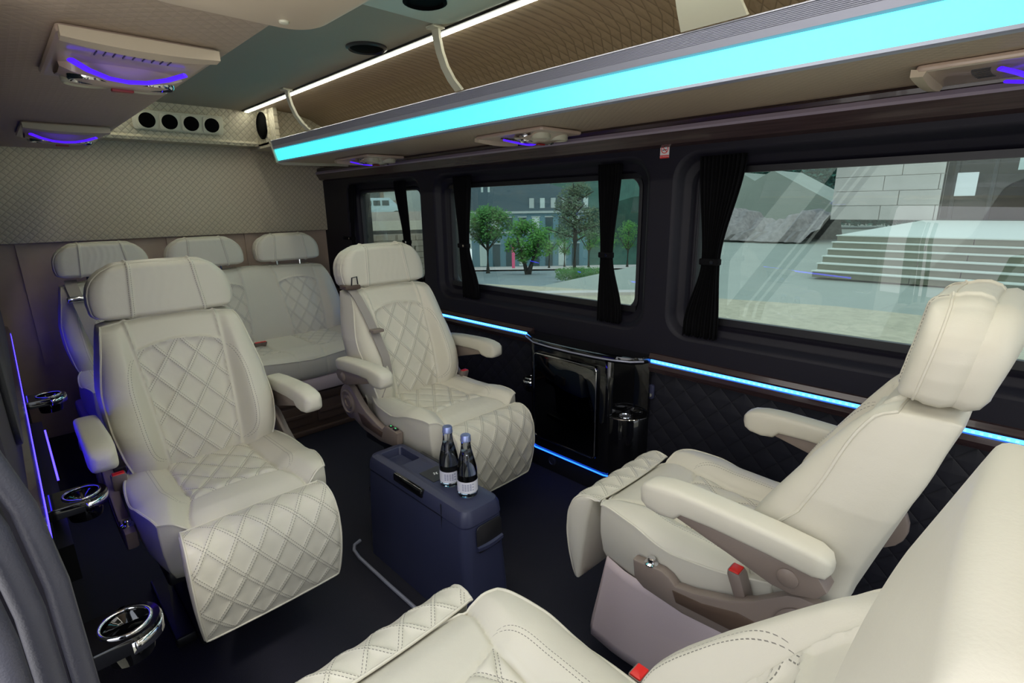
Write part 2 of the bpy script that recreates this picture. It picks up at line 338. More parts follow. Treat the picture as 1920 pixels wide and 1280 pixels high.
def cushion(parent, hw, cs=(0,), y0=.25, y1=.69, zt=.464, zb=.29, N=110, Mv=110, ybow=.028, name='seat_cushion', taper=.016):
    wi0 = lambda y: .112+.03*smooth((y-y1+.14)/.14)
    yseam = lambda d: y1-.125+.018*(d/.11)**2
    cx = max(cs)
    def front(s, t):
        a, b = squircle(s, t, .42); y = (y0+y1)/2+b*(y1-y0)/2; x = a*hw*(1 if len(cs) > 1 else 1)*(1-.05*smooth((y0+.12-y)/.12))
        y = y+np.where(b > 0, ybow*(1-(x/hw)**2)*b**2, 0)
        wi = wi0(y); r = np.clip((np.abs(x)-cx-wi)/(hw-cx-wi), 0, 1)
        bh = .024*smooth(r/.45)*spl([(y0, .6), (y1-.2, 1), (y1, .75)], y); u = np.clip((r-.4)/.6, 0, 1)
        z = zt-.018+bh-.026*(1-np.sqrt(np.clip(1-u**2.4, 0, 1)))
        fr = np.clip((y-(y1-.10))/(.10+ybow), 0, 1); z = z-.030*(1-np.sqrt(np.clip(1-fr**2.2, 0, 1)))+.012*smooth((y-(y1-.2))/.08)*(1-smooth((y-(y1-.05))/.08))
        z = np.maximum(z, zt-.058)
        return np.stack([x, y, z], -1)
    def attrs(s, t, P):
        x, y = P[..., 0], P[..., 1]; d = near(x, cs); wi = wi0(y); ysm = yseam(d)
        cidx = np.array(cs)[np.argmin(np.abs(x[..., None]-np.array(cs)), axis=-1)]
        q1, q2 = lattice(x-cidx, y-.3, .08, .115); zd = np.minimum(wi-d, ysm-y)
        xs = wi+.42*(hw-cx-wi)*np.sqrt(np.clip(1-((y-.40)/.20)**6, 0, 1)); sd = np.where((y < .60) & (np.abs(x) > cx), np.abs(x)-cx-xs, 1)
        if len(cs) > 1: sd = np.ones_like(sd)
        return dict(q1=q1, q2=q2, zd=zd, sd=sd, su=y, _seam=np.minimum(np.abs(wi-d), np.where(d < wi, np.abs(ysm-y), 1)))
    def disp(s, t, P, A):
        return quiltdisp(A, .0657)-.0065*np.exp(-(A['_seam']/.0045)**2)+.003*smooth(A['zd']/.02)
    def rings(B):
        o = []; x, y, z = B.T; yc = (y0+y1)/2; L = np.hypot(x/hw, (y-yc)/(y1-yc))+1e-6
        for f, b in ((.03, .001), (.2, .004), (.45, .006), (.75, .003), (.93, -.006), (1, -.03)):
            o.append(np.stack([x+x/hw*(b-taper*f), y+(y-yc)/(y1-yc)*(b-taper*.6*f), z+(zb-z)*f], -1))
        return o
    return pad(name, M['quilt'], N, Mv, front, rings, parent, .0035, attrs, disp)
FOOT = [(.695, .442), (.745, .449), (.784, .428), (.804, .382), (.808, .32), (.800, .26), (.785, .20), (.772, .172)]
def footrest(parent, hw=.178):
    pts = np.array(FOOT); L = np.concatenate([[0], np.cumsum(np.linalg.norm(np.diff(pts, axis=0), axis=1))]); T = L[-1]
    def front(s, t):
        a, b = squircle(s, t, .22); l = (b+1)/2*T; y = (np.interp(l-.012, L, pts[:, 0])+np.interp(l, L, pts[:, 0])+np.interp(l+.012, L, pts[:, 0]))/3; z = (np.interp(l-.012, L, pts[:, 1])+np.interp(l, L, pts[:, 1])+np.interp(l+.012, L, pts[:, 1]))/3
        e = np.clip((np.abs(a)-.88)/.12, 0, 1)**2; return np.stack([-a*hw, y-e*.008, z], -1)
    def attrs(s, t, P):
        a, b = squircle(s, t, .22); q1, q2 = lattice(a*hw, (b+1)/2*T, .07, .1); return dict(q1=q1, q2=q2, zd=np.full_like(s, .05), sd=np.ones_like(s), su=s)
    def rings(B):
        x, y, z = B.T; yb = .722+(.437-z)*.16; o = []
        for f, b in ((.1, .003), (.5, .005), (.9, .002), (1, -.008)):
            o.append(np.stack([x+np.sign(x)*b, y+(yb-y)*f, z-(.006*f)*(z > .42)], -1))
        return o
    return pad('footrest', M['quilt_foot'], 90, 100, front, rings, parent, .003, attrs, lambda s, t, P, A: quiltdisp(A, .0573, .0022)*rim(s, t)*.8)
def headrest(parent, hw=.192, z0=.872, hgt=.150, yf=.125, plain=False):
    z1 = z0+hgt
    def shape(s, t, k=.5):
        hz = hw*spl([(-1, .93), (-.93, .965), (-.8, .985), (-.4, 1), (0, .99), (.3, .96), (.55, .91), (.75, .84), (.9, .77), (1, .68)], t); return s*hz, z0+(t+1)/2*hgt-.008*np.clip((np.abs(s)-.8)/.2, 0, 1)**2*t, t
    def front(s, t):
        x, z, b = shape(s, t); e = np.maximum(np.abs(s), np.abs(t)); rr = 1-np.sqrt(np.clip(1-np.clip((e-.80)/.2, 0, 1)**2, 0, 1))
        y = yf+.012*(1-(x/hw)**2)-.012*b-rr*.024
        wr = (0 if plain else .0003)*np.sin(x*240+3*np.sin(z*40))*np.clip(1-(x/.075)**4, 0, 1)*(1-rr)
        return np.stack([x, y+wr, z+.010*(1-(x/hw)**2)*(b > 0)*b], -1)
    def attrs(s, t, P):
        x = P[..., 0]; sx_ = .098+(P[..., 2]-z0)*-.10; e = np.maximum(np.abs(s), np.abs(t))
        return dict(sd=np.abs(np.abs(x)-sx_)+(9 if plain else 0), su=P[..., 2]*1.0, zd=np.full_like(s, -1), _sm=np.abs(np.abs(x)-sx_)+(9 if plain else 0))
    def disp(s, t, P, A): return -.005*np.exp(-(A['_sm']/.0045)**2)
    def rings(B):
        x, y, z = B.T; zc = (z0+z1)/2; o = []
        for f, b in ((.05, .001), (.2, .004), (.55, .005), (.85, .0), (1, -.01)):
            o.append(np.stack([x*(1+b/hw), y-.052*f-.004, z+(z-zc)/(hgt/2)*b], -1))
        return o
    o = pad('headrest', M['leather'], 128, 48, front, rings, parent, .0025, attrs, disp)
    # the rear bolster behind the front pad
    m = MB(); rings_ = []
    for f, ins in ((0, .03), (.08, .012), (.25, .003), (.55, 0), (.8, .006), (.95, .02), (1, .035)):
        th = np.linspace(-1, 1, 17)[:-1]; loop = [(v, -1) for v in th]+[(1, v) for v in th]+[(-v, 1) for v in th]+[(-1, -v) for v in th]
        R = []
        for a, b in loop:
            x, z, bb = shape(np.array(a), np.array(b)); k = 1-ins/hw; zc = (z0+z1)/2-.008; R.append((float(x)*k*1.01, yf-.048-.062*f-.0*b-.010*float(bb), zc+(float(z)-zc)*(1-ins/(hgt/2))*1.06))
        rings_.append(R)
    m.loft(rings_); m.build('headrest_back', M['leather'], o, 60)
    for sx_ in (-.07, .07): m = MB(); m.tube([(sx_, .085, z0-.05), (sx_, .085, z0+.02)], .006); m.build('headrest_post', M['chrome'], o)
    return o
def armrest(parent, side):
    xc = side*.262; m = MB(); rings = []
    for y, zt, zb, hx in ((.165, .600, .585, .010), (.172, .612, .574, .022), (.19, .620, .572, .028), (.26, .627, .578, .029), (.36, .632, .583, .030), (.425, .634, .582, .031), (.44, .634, .566, .031), (.47, .632, .562, .031), (.50, .626, .566, .029), (.514, .618, .574, .025), (.522, .606, .586, .013)):
        R = []
        for k in range(24):
            a = 2*pi*k/24; cx = abs(math.cos(a))**.42*math.copysign(1, math.cos(a)); cz = abs(math.sin(a))**.45*math.copysign(1, math.sin(a))
            R.append((xc+cx*hx, y, (zt+zb)/2+cz*(zt-zb)/2))
        rings.append(R)
    m.loft(rings[::-1]); o = m.build('armrest', M['leather'], parent, 70)
    m = MB(); m.slab([(.185, .582), (.165, .555), (.178, .535), (.215, .522), (.25, .523), (.33, .545), (.435, .572), (.437, .588), (.3, .590)], -.022, .022, .004, XFR(xc)); pn = m.build('armrest_panel', M['taupe'], o)
    m = MB(); m.lathe([(0.001, .0), (.018, .0), (.0175, .003), (.012, .006), (.001, .0065)], 20, lambda x, y, z: (xc+side*(.0215+z), .225+x, .552+y)); m.build('pivot_cap', M['taupe'], o)
    m = MB(); m.tube([(xc-side*.02, .215, .55), (xc-side*.07, .205, .545)], .018, 12); m.build('armrest_hinge', M['taupe_dark'], o)
    return o
def sidecover(parent, side, ctrl):
    x0 = side*.232; m = MB()
    out = [(.545, .405), (.540, .36), (.515, .345), (.42, .335), (.30, .345), (.235, .365)]
    out += [(.195+.072*math.cos(a), .435+.072*math.sin(a)) for a in np.radians(np.arange(-65, -300, -18))]
    out += [(.285, .452), (.33, .425), (.40, .400), (.44, .392), (.455, .405), (.475, .412)]
    m.slab(out, 0, .026, .006, (lambda u, v, h: (x0+side*h, u, v))); o = m.build('recliner_cover', M['taupe'], parent)
    m = MB(); m.slab([(.445, .382), (.435, .357), (.30, .365), (.268, .41), (.31, .410), (.38, .388)], 0, .004, .0015, (lambda u, v, h: (x0+side*(h+.024), u, v))); m.build('recess_panel', M['taupe_dark'], o)
    m = MB()
    m.lathe([(.001, 0), (.05, 0), (.05, .006), (.044, .010), (.040, .004), (.030, .004), (.029, .009), (.017, .010), (.016, .004), (.001, .005)], 28, lambda x, y, z: (x0+side*(.024+z), .195+x, .435+y)); m.build('recliner_disc', M['taupe'], o)
    if ctrl == 'knob':
        m = MB(); m.lathe([(.001, 0), (.015, 0), (.015, .003), (.009, .005), (.009, .014), (.007, .016), (.001, .016)], 20, lambda x, y, z: (x0+side*.013+x, .505+y, .408+z)); m.build('knob', M['chrome'], o)
    elif ctrl == 'switch':
        for yy in (.515, .485):
            m = MB(); rbox(m, (x0+side*.013-.007, yy-.010, .405), (x0+side*.013+.007, yy+.010, .4135), .002); sw = m.build('switch', M['black'], o)
            m = MB(); m.box((x0+side*.013-.002, yy-.003, .4136), (x0+side*.013+.002, yy+.003, .4142)); m.build('indicator', M['green_led'], sw) if False else m.build('indicator_mark', M['green_led'], o)
def buckle(parent, side, x=None, y=.305, z=.47, tilt=.35):
    x = side*.228 if x is None else x; m = MB()
    a = Vector((0, math.sin(tilt), math.cos(tilt))); p0 = Vector((x, y, z-.06)); rings = []
    for f, hx, hy in ((0, .012, .010), (.1, .016, .013), (.9, .018, .014), (1, .016, .012)):
        c = p0+a*.075*f; rings.append([(c.x+u*hx/1, c.y+v*hy, c.z) for u, v in rrect(-1, 1, -1, 1, .3, 2)])
    m.loft(rings); o = m.build('belt_buckle', M['taupe'], parent); o['label'] = 'belt buckle with a red release button'
    c = p0+a*.075; m = MB(); rbox(m, (c.x-.014, c.y-.010, c.z-.004), (c.x+.014, c.y+.010, c.z+.003), .002); m.build('release_button', M['red'], o)
def ribbon(path, wv, hw, th=.0015):
    m = MB(); wv = Vector(wv)
    top = [Vector(p) for p in path]; rings = []
    for i, p in enumerate(top):
        t = (top[min(i+1, len(top)-1)]-top[max(i-1, 0)]).normalized(); n = t.cross(wv).normalized(); rings.append([p-wv*hw-n*th, p+wv*hw-n*th, p+wv*hw+n*th, p-wv*hw+n*th])
    m.loft(rings); return m
def make_seat(label, loc, rz, bside, ctrl, cside, belt=None, skirt=False, hz=0, first=None):
    root = empty('captain_seat', loc, rz); tag(root, label, 'seat', 'cream reclining captain seats')
    if first is None:
        cushion(root, .231); backrest(root, .218); footrest(root); headrest(root)
        armrest(root, 1); armrest(root, -1)
        m = MB(); rbox(m, (-.20, .20, .26), (.20, .62, .30), .008); m.build('seat_pan', M['black'], root)
        m = MB(); rbox(m, (-.15, .24, .0), (.15, .56, .262), .01); rbox(m, (-.20, .18, .0), (-.15, .52, .03), .005); rbox(m, (.15, .18, 0), (.20, .52, .03), .005); m.build('pedestal', M['black'], root)
        m = MB(); m.tube([(0, .56, .27), (0, .70, .24), (0, .745, .22)], .012); m.tube([(-.1, .60, .285), (-.1, .735, .30)], .008); m.tube([(.1, .60, .285), (.1, .735, .30)], .008); m.build('footrest_linkage', M['black'], root)
        m = MB(); rings = []
        for f in np.linspace(0, 1, 9):
            rings.append([(-.2+.4*i/12, .25+.012*math.sin(i*1.9+f*5)-.03*f, .33+.12*f+.006*math.sin(i*2.7)) for i in range(13)])
        m.loft(rings, False, False); m.build('back_apron', M['leather'], root)
    else:
        for ch in first.children:
            if ch.name.split('.')[0] in ('seat_cushion', 'backrest', 'footrest', 'headrest', 'armrest', 'seat_pan', 'pedestal', 'footrest_linkage', 'headrest_post', 'back_apron'): copy_tree(ch, root)
    sidecover(root, cside, ctrl); sidecover(root, -cside, None); buckle(root, bside, *((.258, .362, .428) if 'picture corner' in label else ()))
    if skirt:
        m = MB(); N = 40; path = [(-.222, .26), (-.222, .58), (-.20, .655), (-.12, .69), (.12, .69), (.20, .655), (.222, .58), (.222, .26)]
        L = [0]
        for a, b in zip(path, path[1:]): L.append(L[-1]+math.dist(a, b))
        rings = []
        for j in range(10):
            f = j/9; R = []
            for i in range(N+1):
                l = L[-1]*i/N; px = np.interp(l, L, [p[0] for p in path]); py = np.interp(l, L, [p[1] for p in path]); wv = 1+f*(.05+.05*math.sin(l*14+1))
                R.append((px*wv, .4+(py-.4)*(1+f*.13+f*.03*math.sin(l*17)), .325-.25*f))
            rings.append(R)
        m.loft(rings, False, False); o = m.build('seat_skirt', M['skirt'], root); o['label'] = 'pale pink cloth skirt below the cushion'
        md = o.modifiers.new('thick', 'SOLIDIFY'); md.thickness = .003
    return root
# A and B look forward (towards the camera side), C and D look to the rear
A = make_seat('cream quilted captain seat at the left by the cup holders, footrest out', (.352, 2.03, 0), pi, 1, 'knob', 1)
B = make_seat('cream quilted captain seat with a shoulder belt, left of the black cabinet', (1.147, 2.05, 0), pi, -1, 'switch', 1, first=A)
Cs = make_seat('cream captain seat below the large right window, seen from its side with a pink skirt', (1.15, -.005, 0), 0, -1, 'knob', -1, skirt=True, first=A)
D = make_seat('cream captain seat cut by the bottom right picture corner, nearest the camera', (.362, -.035, 0), 0, 1, 'knob', -1, first=A)
def kill(o):
    for c in list(o.children): kill(c)
    bpy.data.objects.remove(o)
kill([o for o in D.children if o.name.startswith('headrest')][0]); headrest(D, hw=.206, plain=True)
recl = math.radians(10); HY, HZ = .24, .42
def turn(o, a, y, z): o.matrix_basis = Matrix.Translation((0, y, z)) @ Matrix.Rotation(a, 4, 'X') @ Matrix.Translation((0, -y, -z)) @ o.matrix_basis
for o in D.children:
    n_ = o.name.split('.')[0]
    if n_ in ('backrest', 'headrest', 'headrest_post'): turn(o, recl, HY, HZ)
    if n_ == 'armrest': turn(o, math.radians(128), .215, .552)
    if n_ == 'headrest': o.matrix_basis = Matrix.Translation((0, .018, .018)) @ o.matrix_basis
# shoulder belt of seat B (world -x side is local +x)
m = ribbon([(.165, .105, .872), (.17, .135, .868), (.168, .175, .84), (.163, .225, .78), (.155, .275, .70), (.148, .318, .62), (.150, .335, .56), (.155, .335, .50), (.165, .315, .45)], (1, .2, 0), .019)
bl = m.build('shoulder_belt', M['belt'], B)
m = MB(); rbox(m, (.135, .095, .868), (.20, .15, .885), .004); m.build('belt_guide', M['taupe_dark'], bl)
m = MB(); rbox(m, (.133, .265, .715), (.180, .300, .727), .003); m.build('belt_stop', M['taupe'], bl)
m = MB(); m.tube([(.175, .150, .885), (.172, .152, .915), (.152, .154, .918), (.149, .152, .888)], .0028); m.build('belt_tongue', M['black'], bl)
m = ribbon([(-.185, .08, .84), (-.205, .075, .70), (-.235, .10, .55), (-.245, .17, .45), (-.235, .22, .38)], (0, 1, .1), .018); m.build('shoulder_belt', M['belt'], A)

# ------------------------------------------------------------------ rear bench
bench = empty('rear_bench', (.83, 3.35, 0), pi); tag(bench, 'cream quilted three place rear bench on a brown plastic base, against the back wall', 'bench')
sub = empty
def bench_unit(cx, hw, cs, nm):
    e = bpy.data.objects.new(nm, None); C.objects.link(e); e.parent = bench; e.location = (-(cx-.83), 0, 0); return e
def shifted(o, dx, dy=0, dz=0): o.location = (dx, dy, dz); return o
for cx, hw, cs in ((.365, .215, (0,)), (1.075, .455, (-.215, .215))):
    dx = -(cx-.83)
    o = backrest(bench, hw, cs, N=150 if len(cs) > 1 else 90, Mv=90); shifted(o, dx, -.06, -.02)
    o = cushion(bench, hw, cs, y0=.22, y1=.74, N=150 if len(cs) > 1 else 90, Mv=90, ybow=.01, taper=.0, zb=.31); shifted(o, dx, .0, .0)
proto = None
for cx in (.368, .83, 1.285):
    if proto is None: proto = headrest(bench, .190, .880, .145); h = proto
    else: h = copy_tree(proto, bench)
    shifted(h, -(cx-.83), -.04, 0)
m = MB(); rbox(m, (-.70, .20, .235), (.70, .745, .315), .015); o = m.build('bench_apron', M['skirt'], bench); shifted(o, 0)
m = MB(); rbox(m, (-.70, .24, .0), (.70, .71, .235), .01)
for a, b in ((-.66, -.25), (-.22, .22), (.25, .66)):
    m.slab(rrect(a, b, .06, .17, .012, 3), 0, .008, .003, YFR(.709))
    m.slab(rrect(a+.01, b-.01, .105, .125, .006, 3), 0, .014, .003, YFR(.709))
m.slab(rrect(-.70, .70, .185, .225, .015, 3), 0, .018, .006, YFR(.706)); m.slab(rrect(-.70, .70, .0, .03, .01, 3), 0, .018, .006, YFR(.706))
o = m.build('bench_base', M['taupe_dark'], bench); o['label'] = 'brown plastic bench base with recessed panels'
buckle(bench, 1, x=-(.93-.83), y=.34, z=.475, tilt=.7); buckle(bench, 1, x=-(.96-.83), y=.34, z=.475, tilt=.7)
m = ribbon([(.60, .02, .86), (.605, .10, .845), (.60, .19, .78), (.585, .25, .68), (.57, .28, .58), (.56, .27, .48), (.56, .22, .40)], (1, .1, 0), .024); bb = m.build('shoulder_belt', M['belt'], bench)
m = MB(); rbox(m, (.57, .165, .775), (.64, .205, .80), .005); m.build('belt_guide', M['chrome'], bb)
# ------------------------------------------------------------------ shell
W = 1.70
def sbox(name, lo, hi, mat): m = MB(); m.box(lo, hi); return struct(m.build(name, mat))
sbox('floor', (-.14, -1.6, -.06), (1.9, 3.7, 0), M['floor'])
sbox('ceiling', (-.2, -1.6, 1.735), (1.84, 3.72, 1.79), M['ceiling'])
# rear wall
sbox('wall_rear', (-.14, 3.63, 0), (1.84, 3.70, 1.75), M['beigecloth'])
m = MB(); rbox(m, (-.04, 3.598, 1.035), (1.72, 3.632, 1.75), .006); struct(m.build('trim_1', M['quilt_wall']))['label'] = 'quilted upper panel of the back wall'
m = MB()
for x in (.07, .72, 1.15): m.box((x, 3.618, .4), (x+.05, 3.632, 1.035))
struct(m.build('trim_2', M['beigecloth']))
# valance with air vents
m = MB(); prof = [(3.60, 1.74), (3.40, 1.74), (3.45, 1.575), (3.44, 1.562), (3.45, 1.548), (3.60, 1.548)]
m.slab([(y, z) for y, z in prof], .0, 1.25, .004, XFR(.0)); struct(m.build('trim_3', M['quilt_val']))
vt = tag(empty('air_vent_panel', (.84, 3.415, 1.645)), 'cream panel of four round black air vents on the back wall valance', 'air vent'); vt.rotation_euler = (math.radians(-17)*-1, 0, 0)
m = MB(); m.slab(rrect(-.215, .215, -.05, .05, .015, 4), 0, .018, .006, lambda u, v, h: (u, -h+.008, v)); m.build('vent_frame', M['creamtrim'], vt)
for i in range(4):
    x = -.153+i*.102; m = MB(); m.slab(rrect(x-.046, x+.046, -.043, .043, .012, 4), 0, .008, .004, lambda u, v, h: (u, -h-.008, v)); bz = m.build('vent_bezel', M['creamtrim'], vt)
    m = MB(); m.lathe([(.001, -.018), (.036, -.0185), (.038, -.0165), (.034, -.0185), (.001, -.0188)], 24, lambda a, b, z: (x+a, z, b)); m.build('vent_disc', M['hole'], vt)
# luggage shelf right
def profile_strip(name, pts, y0, y1, mat, parent=None, sharp=35, closed=False, ny=1):
    m = MB(); n = len(pts); m.loft([[(x, y0+(y1-y0)*k/ny, z) for x, z in pts] for k in range(ny+1)], closed, closed); o = m.build(name, mat, parent, sharp); return o
ys, ye = -1.55, 3.15
shelf = tag(empty('overhead_shelf', (0, 0, 0)), 'long right overhead luggage shelf with aluminium front and glowing cyan panel', 'luggage shelf')
o = profile_strip('shelf_soffit', [(1.245, 1.440), (1.70, 1.447), (1.70, 1.455), (1.245, 1.450)], ys, ye, M['quilt_soffit'], shelf, closed=True)
o = profile_strip('cyan_light_panel', [(1.238, 1.446), (1.2235, 1.503), (1.235, 1.503), (1.25, 1.446)], ys, ye, M['cyan'], shelf, closed=True); o['label'] = 'glowing cyan light panel'
profile_strip('lower_lip', [(1.240, 1.4375), (1.234, 1.4405), (1.236, 1.4475), (1.25, 1.4475), (1.25, 1.4375)], ys, ye, M['alu'], shelf, closed=True)
profile_strip('aluminium_band', [(1.226, 1.502), (1.216, 1.507), (1.213, 1.523), (1.235, 1.523), (1.24, 1.502)], ys, ye, M['alu'], shelf, closed=True)
pts = []
for k in range(8):
    z = 1.524+k*.0032; x = 1.214-(z-1.524)*.12; pts += [(x, z), (x-.0006, z+.001), (x-.0006, z+.0018), (x+.0014, z+.0024)]
pts += [(1.208, 1.5495), (1.211, 1.553), (1.24, 1.553), (1.24, 1.524)]
profile_strip('ribbed_rail', pts, ys, ye, M['alu'], shelf, 20, closed=True)
profile_strip('shelf_floor', [(1.24, 1.535), (1.66, 1.545), (1.66, 1.555), (1.24, 1.545)], ys, ye, M['quilt_shelf_floor'], shelf, closed=True)
arc = [(1.190, 1.732), (1.30, 1.731), (1.40, 1.722), (1.49, 1.70), (1.56, 1.665), (1.61, 1.62), (1.64, 1.57), (1.645, 1.54)]
m = MB(); m.loft([[(x, y, z) for x, z in arc] for y in (ys, 3.3)], False, False); m.build('shelf_back', M['quilt_shelf'], shelf, 60)
# end cap of the shelf
m = MB(); m.slab([(1.205, 1.556), (1.213, 1.50), (1.228, 1.437), (1.255, 1.425), (1.70, 1.432), (1.70, 1.45), (1.66, 1.56)], 0, .02, .006, YFR(3.145)); m.build('shelf_end_cap', M['creamtrim'], shelf)
m = MB(); m.slab([(1.24, 1.54), (1.24, 1.735)]+[(x, z-.002) for x, z in arc[1:]], 0, .02, .003, YFR(3.24)); m.build('shelf_end_panel', M['quilt_val'], shelf)
m = MB(); m.box((1.25, 3.166, 1.548), (1.27, 3.62, 1.735)); m.box((1.25, 3.166, 1.535), (1.70, 3.62, 1.56)); struct(m.build('trim_4', M['quilt_side']))
sp = tag(empty('side_speaker', (1.25, 3.35, 1.655)), 'round black speaker on the quilted panel at the far end of the right shelf', 'speaker')
m = MB(); m.lathe([(.001, 0), (.075, 0), (.075, .006), (.066, .012), (.062, .006), (.001, .002)], 28, lambda a, b, z: (-z, a, b)); m.build('speaker_rim', M['hole'], sp)
m = MB(); m.lathe([(.001, .003), (.060, .004), (.058, .007), (.02, .010), (.001, .012)], 24, lambda a, b, z: (-z, a, b)); m.build('speaker_grille', M['hole'], sp)
# white LED strip at the ceiling edge
led = tag(empty('white_strip_light'), 'thin white strip light along the ceiling edge above the right shelf', 'strip light')
m = MB(); m.box((1.172, -1.5, 1.724), (1.190, 3.38, 1.729)); m.build('diffuser', M['white_led'], led)
m = MB(); m.box((1.158, -1.5, 1.727), (1.171, 3.39, 1.7345)); m.box((1.1715, -1.5, 1.7292), (1.189, 3.39, 1.7345)); m.build('channel', M['black'], led)
# shelf brackets
def bracket(y0, wd, lab, wide=False):
    t = tag(empty('shelf_bracket', (0, y0, 0)), lab, 'bracket', 'cream curved brackets holding the right shelf'); m = MB(); rings = []
    P = [(1.125, 1.733), (1.128, 1.70), (1.138, 1.66), (1.155, 1.62), (1.18, 1.585), (1.212, 1.556)]
    for i, (x, z) in enumerate(P):
        yy = 0 if wide else -.0*i; a = wd*(1-.15*math.sin(pi*i/5)); rings.append([(x, yy-a, z), (x, yy+a, z), (x+.010, yy+a, z+.004), (x+.010, yy-a, z+.004)])
    m.loft(rings); m.build('bracket_arm', M['creamtrim'], t, 50); m = MB(); rbox(m, (1.105, -wd*1.2, 1.725), (1.15, wd*1.2, 1.7345), .003); m.build('bracket_foot', M['creamtrim'], t)
bracket(2.67, .018, 'cream curved bracket of the right shelf, farthest to the rear'); bracket(1.485, .018, 'cream curved bracket of the right shelf beside the round ceiling speaker')
bracket(.60, .075, 'wide cream bracket of the right shelf, nearest the camera', True)
cs_ = tag(empty('ceiling_speaker', (1.08, 1.83, 1.735)), 'round black speaker in the ceiling beside the white strip light', 'speaker')
m = MB(); m.lathe([(.001, 0), (.072, 0), (.072, -.006), (.064, -.010), (.060, -.005), (.001, -.004)], 28); m.build('speaker_rim', M['black'], cs_)
m = MB(); m.lathe([(.001, -.004), (.058, -.005), (.05, -.008), (.001, -.009)], 24); m.build('speaker_grille', M['hole'], cs_)
ac = tag(empty('ceiling_air_outlet', (.92, 1.18, 1.735)), 'cream moulded air outlet with a round black vent on the ceiling', 'air vent')
m = MB(); m.slab(rrect(-.18, .18, -.22, .22, .07, 6), -.035, .0, .02); m.build('outlet_housing', M['creamtrim'], ac)
for yy in (.07, -.1):
    m = MB(); m.lathe([(.001, -.030), (.055, -.030), (.058, -.040), (.05, -.043), (.045, -.036), (.001, -.036)], 24, lambda a, b, z: (a, b+yy, z)); m.build('outlet_vent', M['hole'], ac)
# left luggage shelf underside
ls = tag(empty('overhead_shelf'), 'left overhead luggage shelf seen from below, covered in tan quilted cloth', 'luggage shelf')
m = MB(); m.slab(rrect(-.06, .366, -1.5, 3.13, .03, 4), 1.453, 1.475, .004); m.build('shelf_soffit', M['quilt_soffit'], ls)
m = MB(); m.slab([(.372, 1.532), (.388, 1.532), (.39, 1.57), (.37, 1.57)], -1.5, 3.12, .002, lambda u, v, h: (u, h, v)); m.box((-.06, -1.5, 1.476), (.06, 3.1, 1.73)); m.build('shelf_front', M['alu'], ls)
m = MB(); m.slab(rrect(.16, .392, .45, .815, .05, 6), 1.425, 1.452, .012)
bgx = tag(empty('beige_housing'), 'rounded beige plastic housing at the edge of the left shelf', 'housing'); m.build('housing_shell', M['beige'], bgx)
m = MB(); m.lathe([(.001, 0), (.007, 0), (.006, -.003), (.001, -.004)], 16, lambda a, b, z: (.335+a, .775+b, 1.4255+z)); m.build('screw_cover', M['creamtrim'], bgx)
t = tag(empty('white_strip_light'), 'unseen white strip light added above the left shelf to brighten the rear', 'strip light'); m = MB(); m.box((.495, -1.5, 1.724), (.513, 3.38, 1.729)); m.build('diffuser', M['white_led'], t)  # hidden twin of the right strip, added to bring light to the rear
# reading lamps
def lamp(x, y, zc_, lab, mir=1, rz=0):
    t = tag(empty('reading_light', (x, y, zc_), rz), lab, 'reading light', 'reading lights under the shelves')
    m = MB(); m.slab(rrect(-.112, .112, -.175, .175, .012, 3), -.012, .002, .006); m.build('lamp_base', M['lamp_shell'], t)
    m = MB(); R = []
    for i in range(9):
        u = -.115+.23*i/8; c = .016*(1-(u/.115)**2); u *= .94; R.append([(u, -.182, -.019-c*.3), (u, -.160, -.021-c*.5), (u, -.155, -.010), (u, -.182, -.004)])
    m.loft(R); m.build('raised_rim', M['beige'], t)
    m = MB(); R = []
    for i, u in enumerate(np.linspace(-.095, .095, 13)):
        e = math.sqrt(max(0, 1-(u/.1)**2)); R.append([(u, .0+.045*(1-e)-.0, -.010), (u, .02, -.014-.022*e), (u, .06, -.016-.026*e), (u, .11, -.014-.016*e), (u, .15-.03*(1-e), -.010)])
    m.loft(R, False, False); m.build('vent_nacelle', M['lamp_shell'], t, 60)
    m = MB(); m.tube([(-.085, -.045, -.022), (-.06, -.02, -.030), (-.03, -.002, -.036), (0, .002, -.038), (.03, -.002, -.036), (.06, -.02, -.030), (.085, -.045, -.022)], .0075, 8, flat=.5); m.build('violet_light_bar', M['purple'], t)
    for sx_ in (-1, 1):
        m = MB(); m.lathe([(.001, -.028), (.022, -.029), (.029, -.034), (.032, -.037), (.035, -.033), (.035, -.014)], 24, lambda a, b, z: (sx_*.052+a*.95, .048+b*.8, z)); m.build('spot_ring', M['chrome'], t)
        m = MB(); m.lathe([(.001, -.0335), (.024, -.034), (.024, -.030), (.001, -.030)], 20, lambda a, b, z: (sx_*.052+a*.95, .048+b*.8, z)); m.build('spot_lens', M['creamtrim'], t)
        m = MB(); m.lathe([(.001, -.024), (.030, -.025), (.036, -.032), (.040, -.028), (.040, -.008)], 24, lambda a, b, z: (sx_*.048+a, .112+b*.8, z)); m.build('air_nozzle', M['creamtrim'], t)
        m = MB(); m.lathe([(.001, -.0285), (.030, -.0290), (.030, -.026), (.001, -.026)], 20, lambda a, b, z: (sx_*.048+a, .112+b*.8, z)); m.build('nozzle_disc', M['lamp_shell'], t)
    m = MB(); rbox(m, (-.018, .060, -.046), (.018, .075, -.040), .002); m.build('call_button', M['darkred'], t)
    for i in range(9):
        a = (i-4)*.16; m = MB(); m.box((math.sin(a)*.09-.0008, -.075-math.cos(a)*.02, -.0135), (math.sin(a)*.09+.0008, -.045-math.cos(a)*.02, -.0118)); m.build('speaker_slot', M['black'], t)
    return t
lamp(.235, 1.255, 1.452, 'reading light with violet bar under the left shelf, the nearer and larger one')
lamp(.235, 2.42, 1.452, 'reading light with violet bar under the left shelf, the farther one near the back wall')
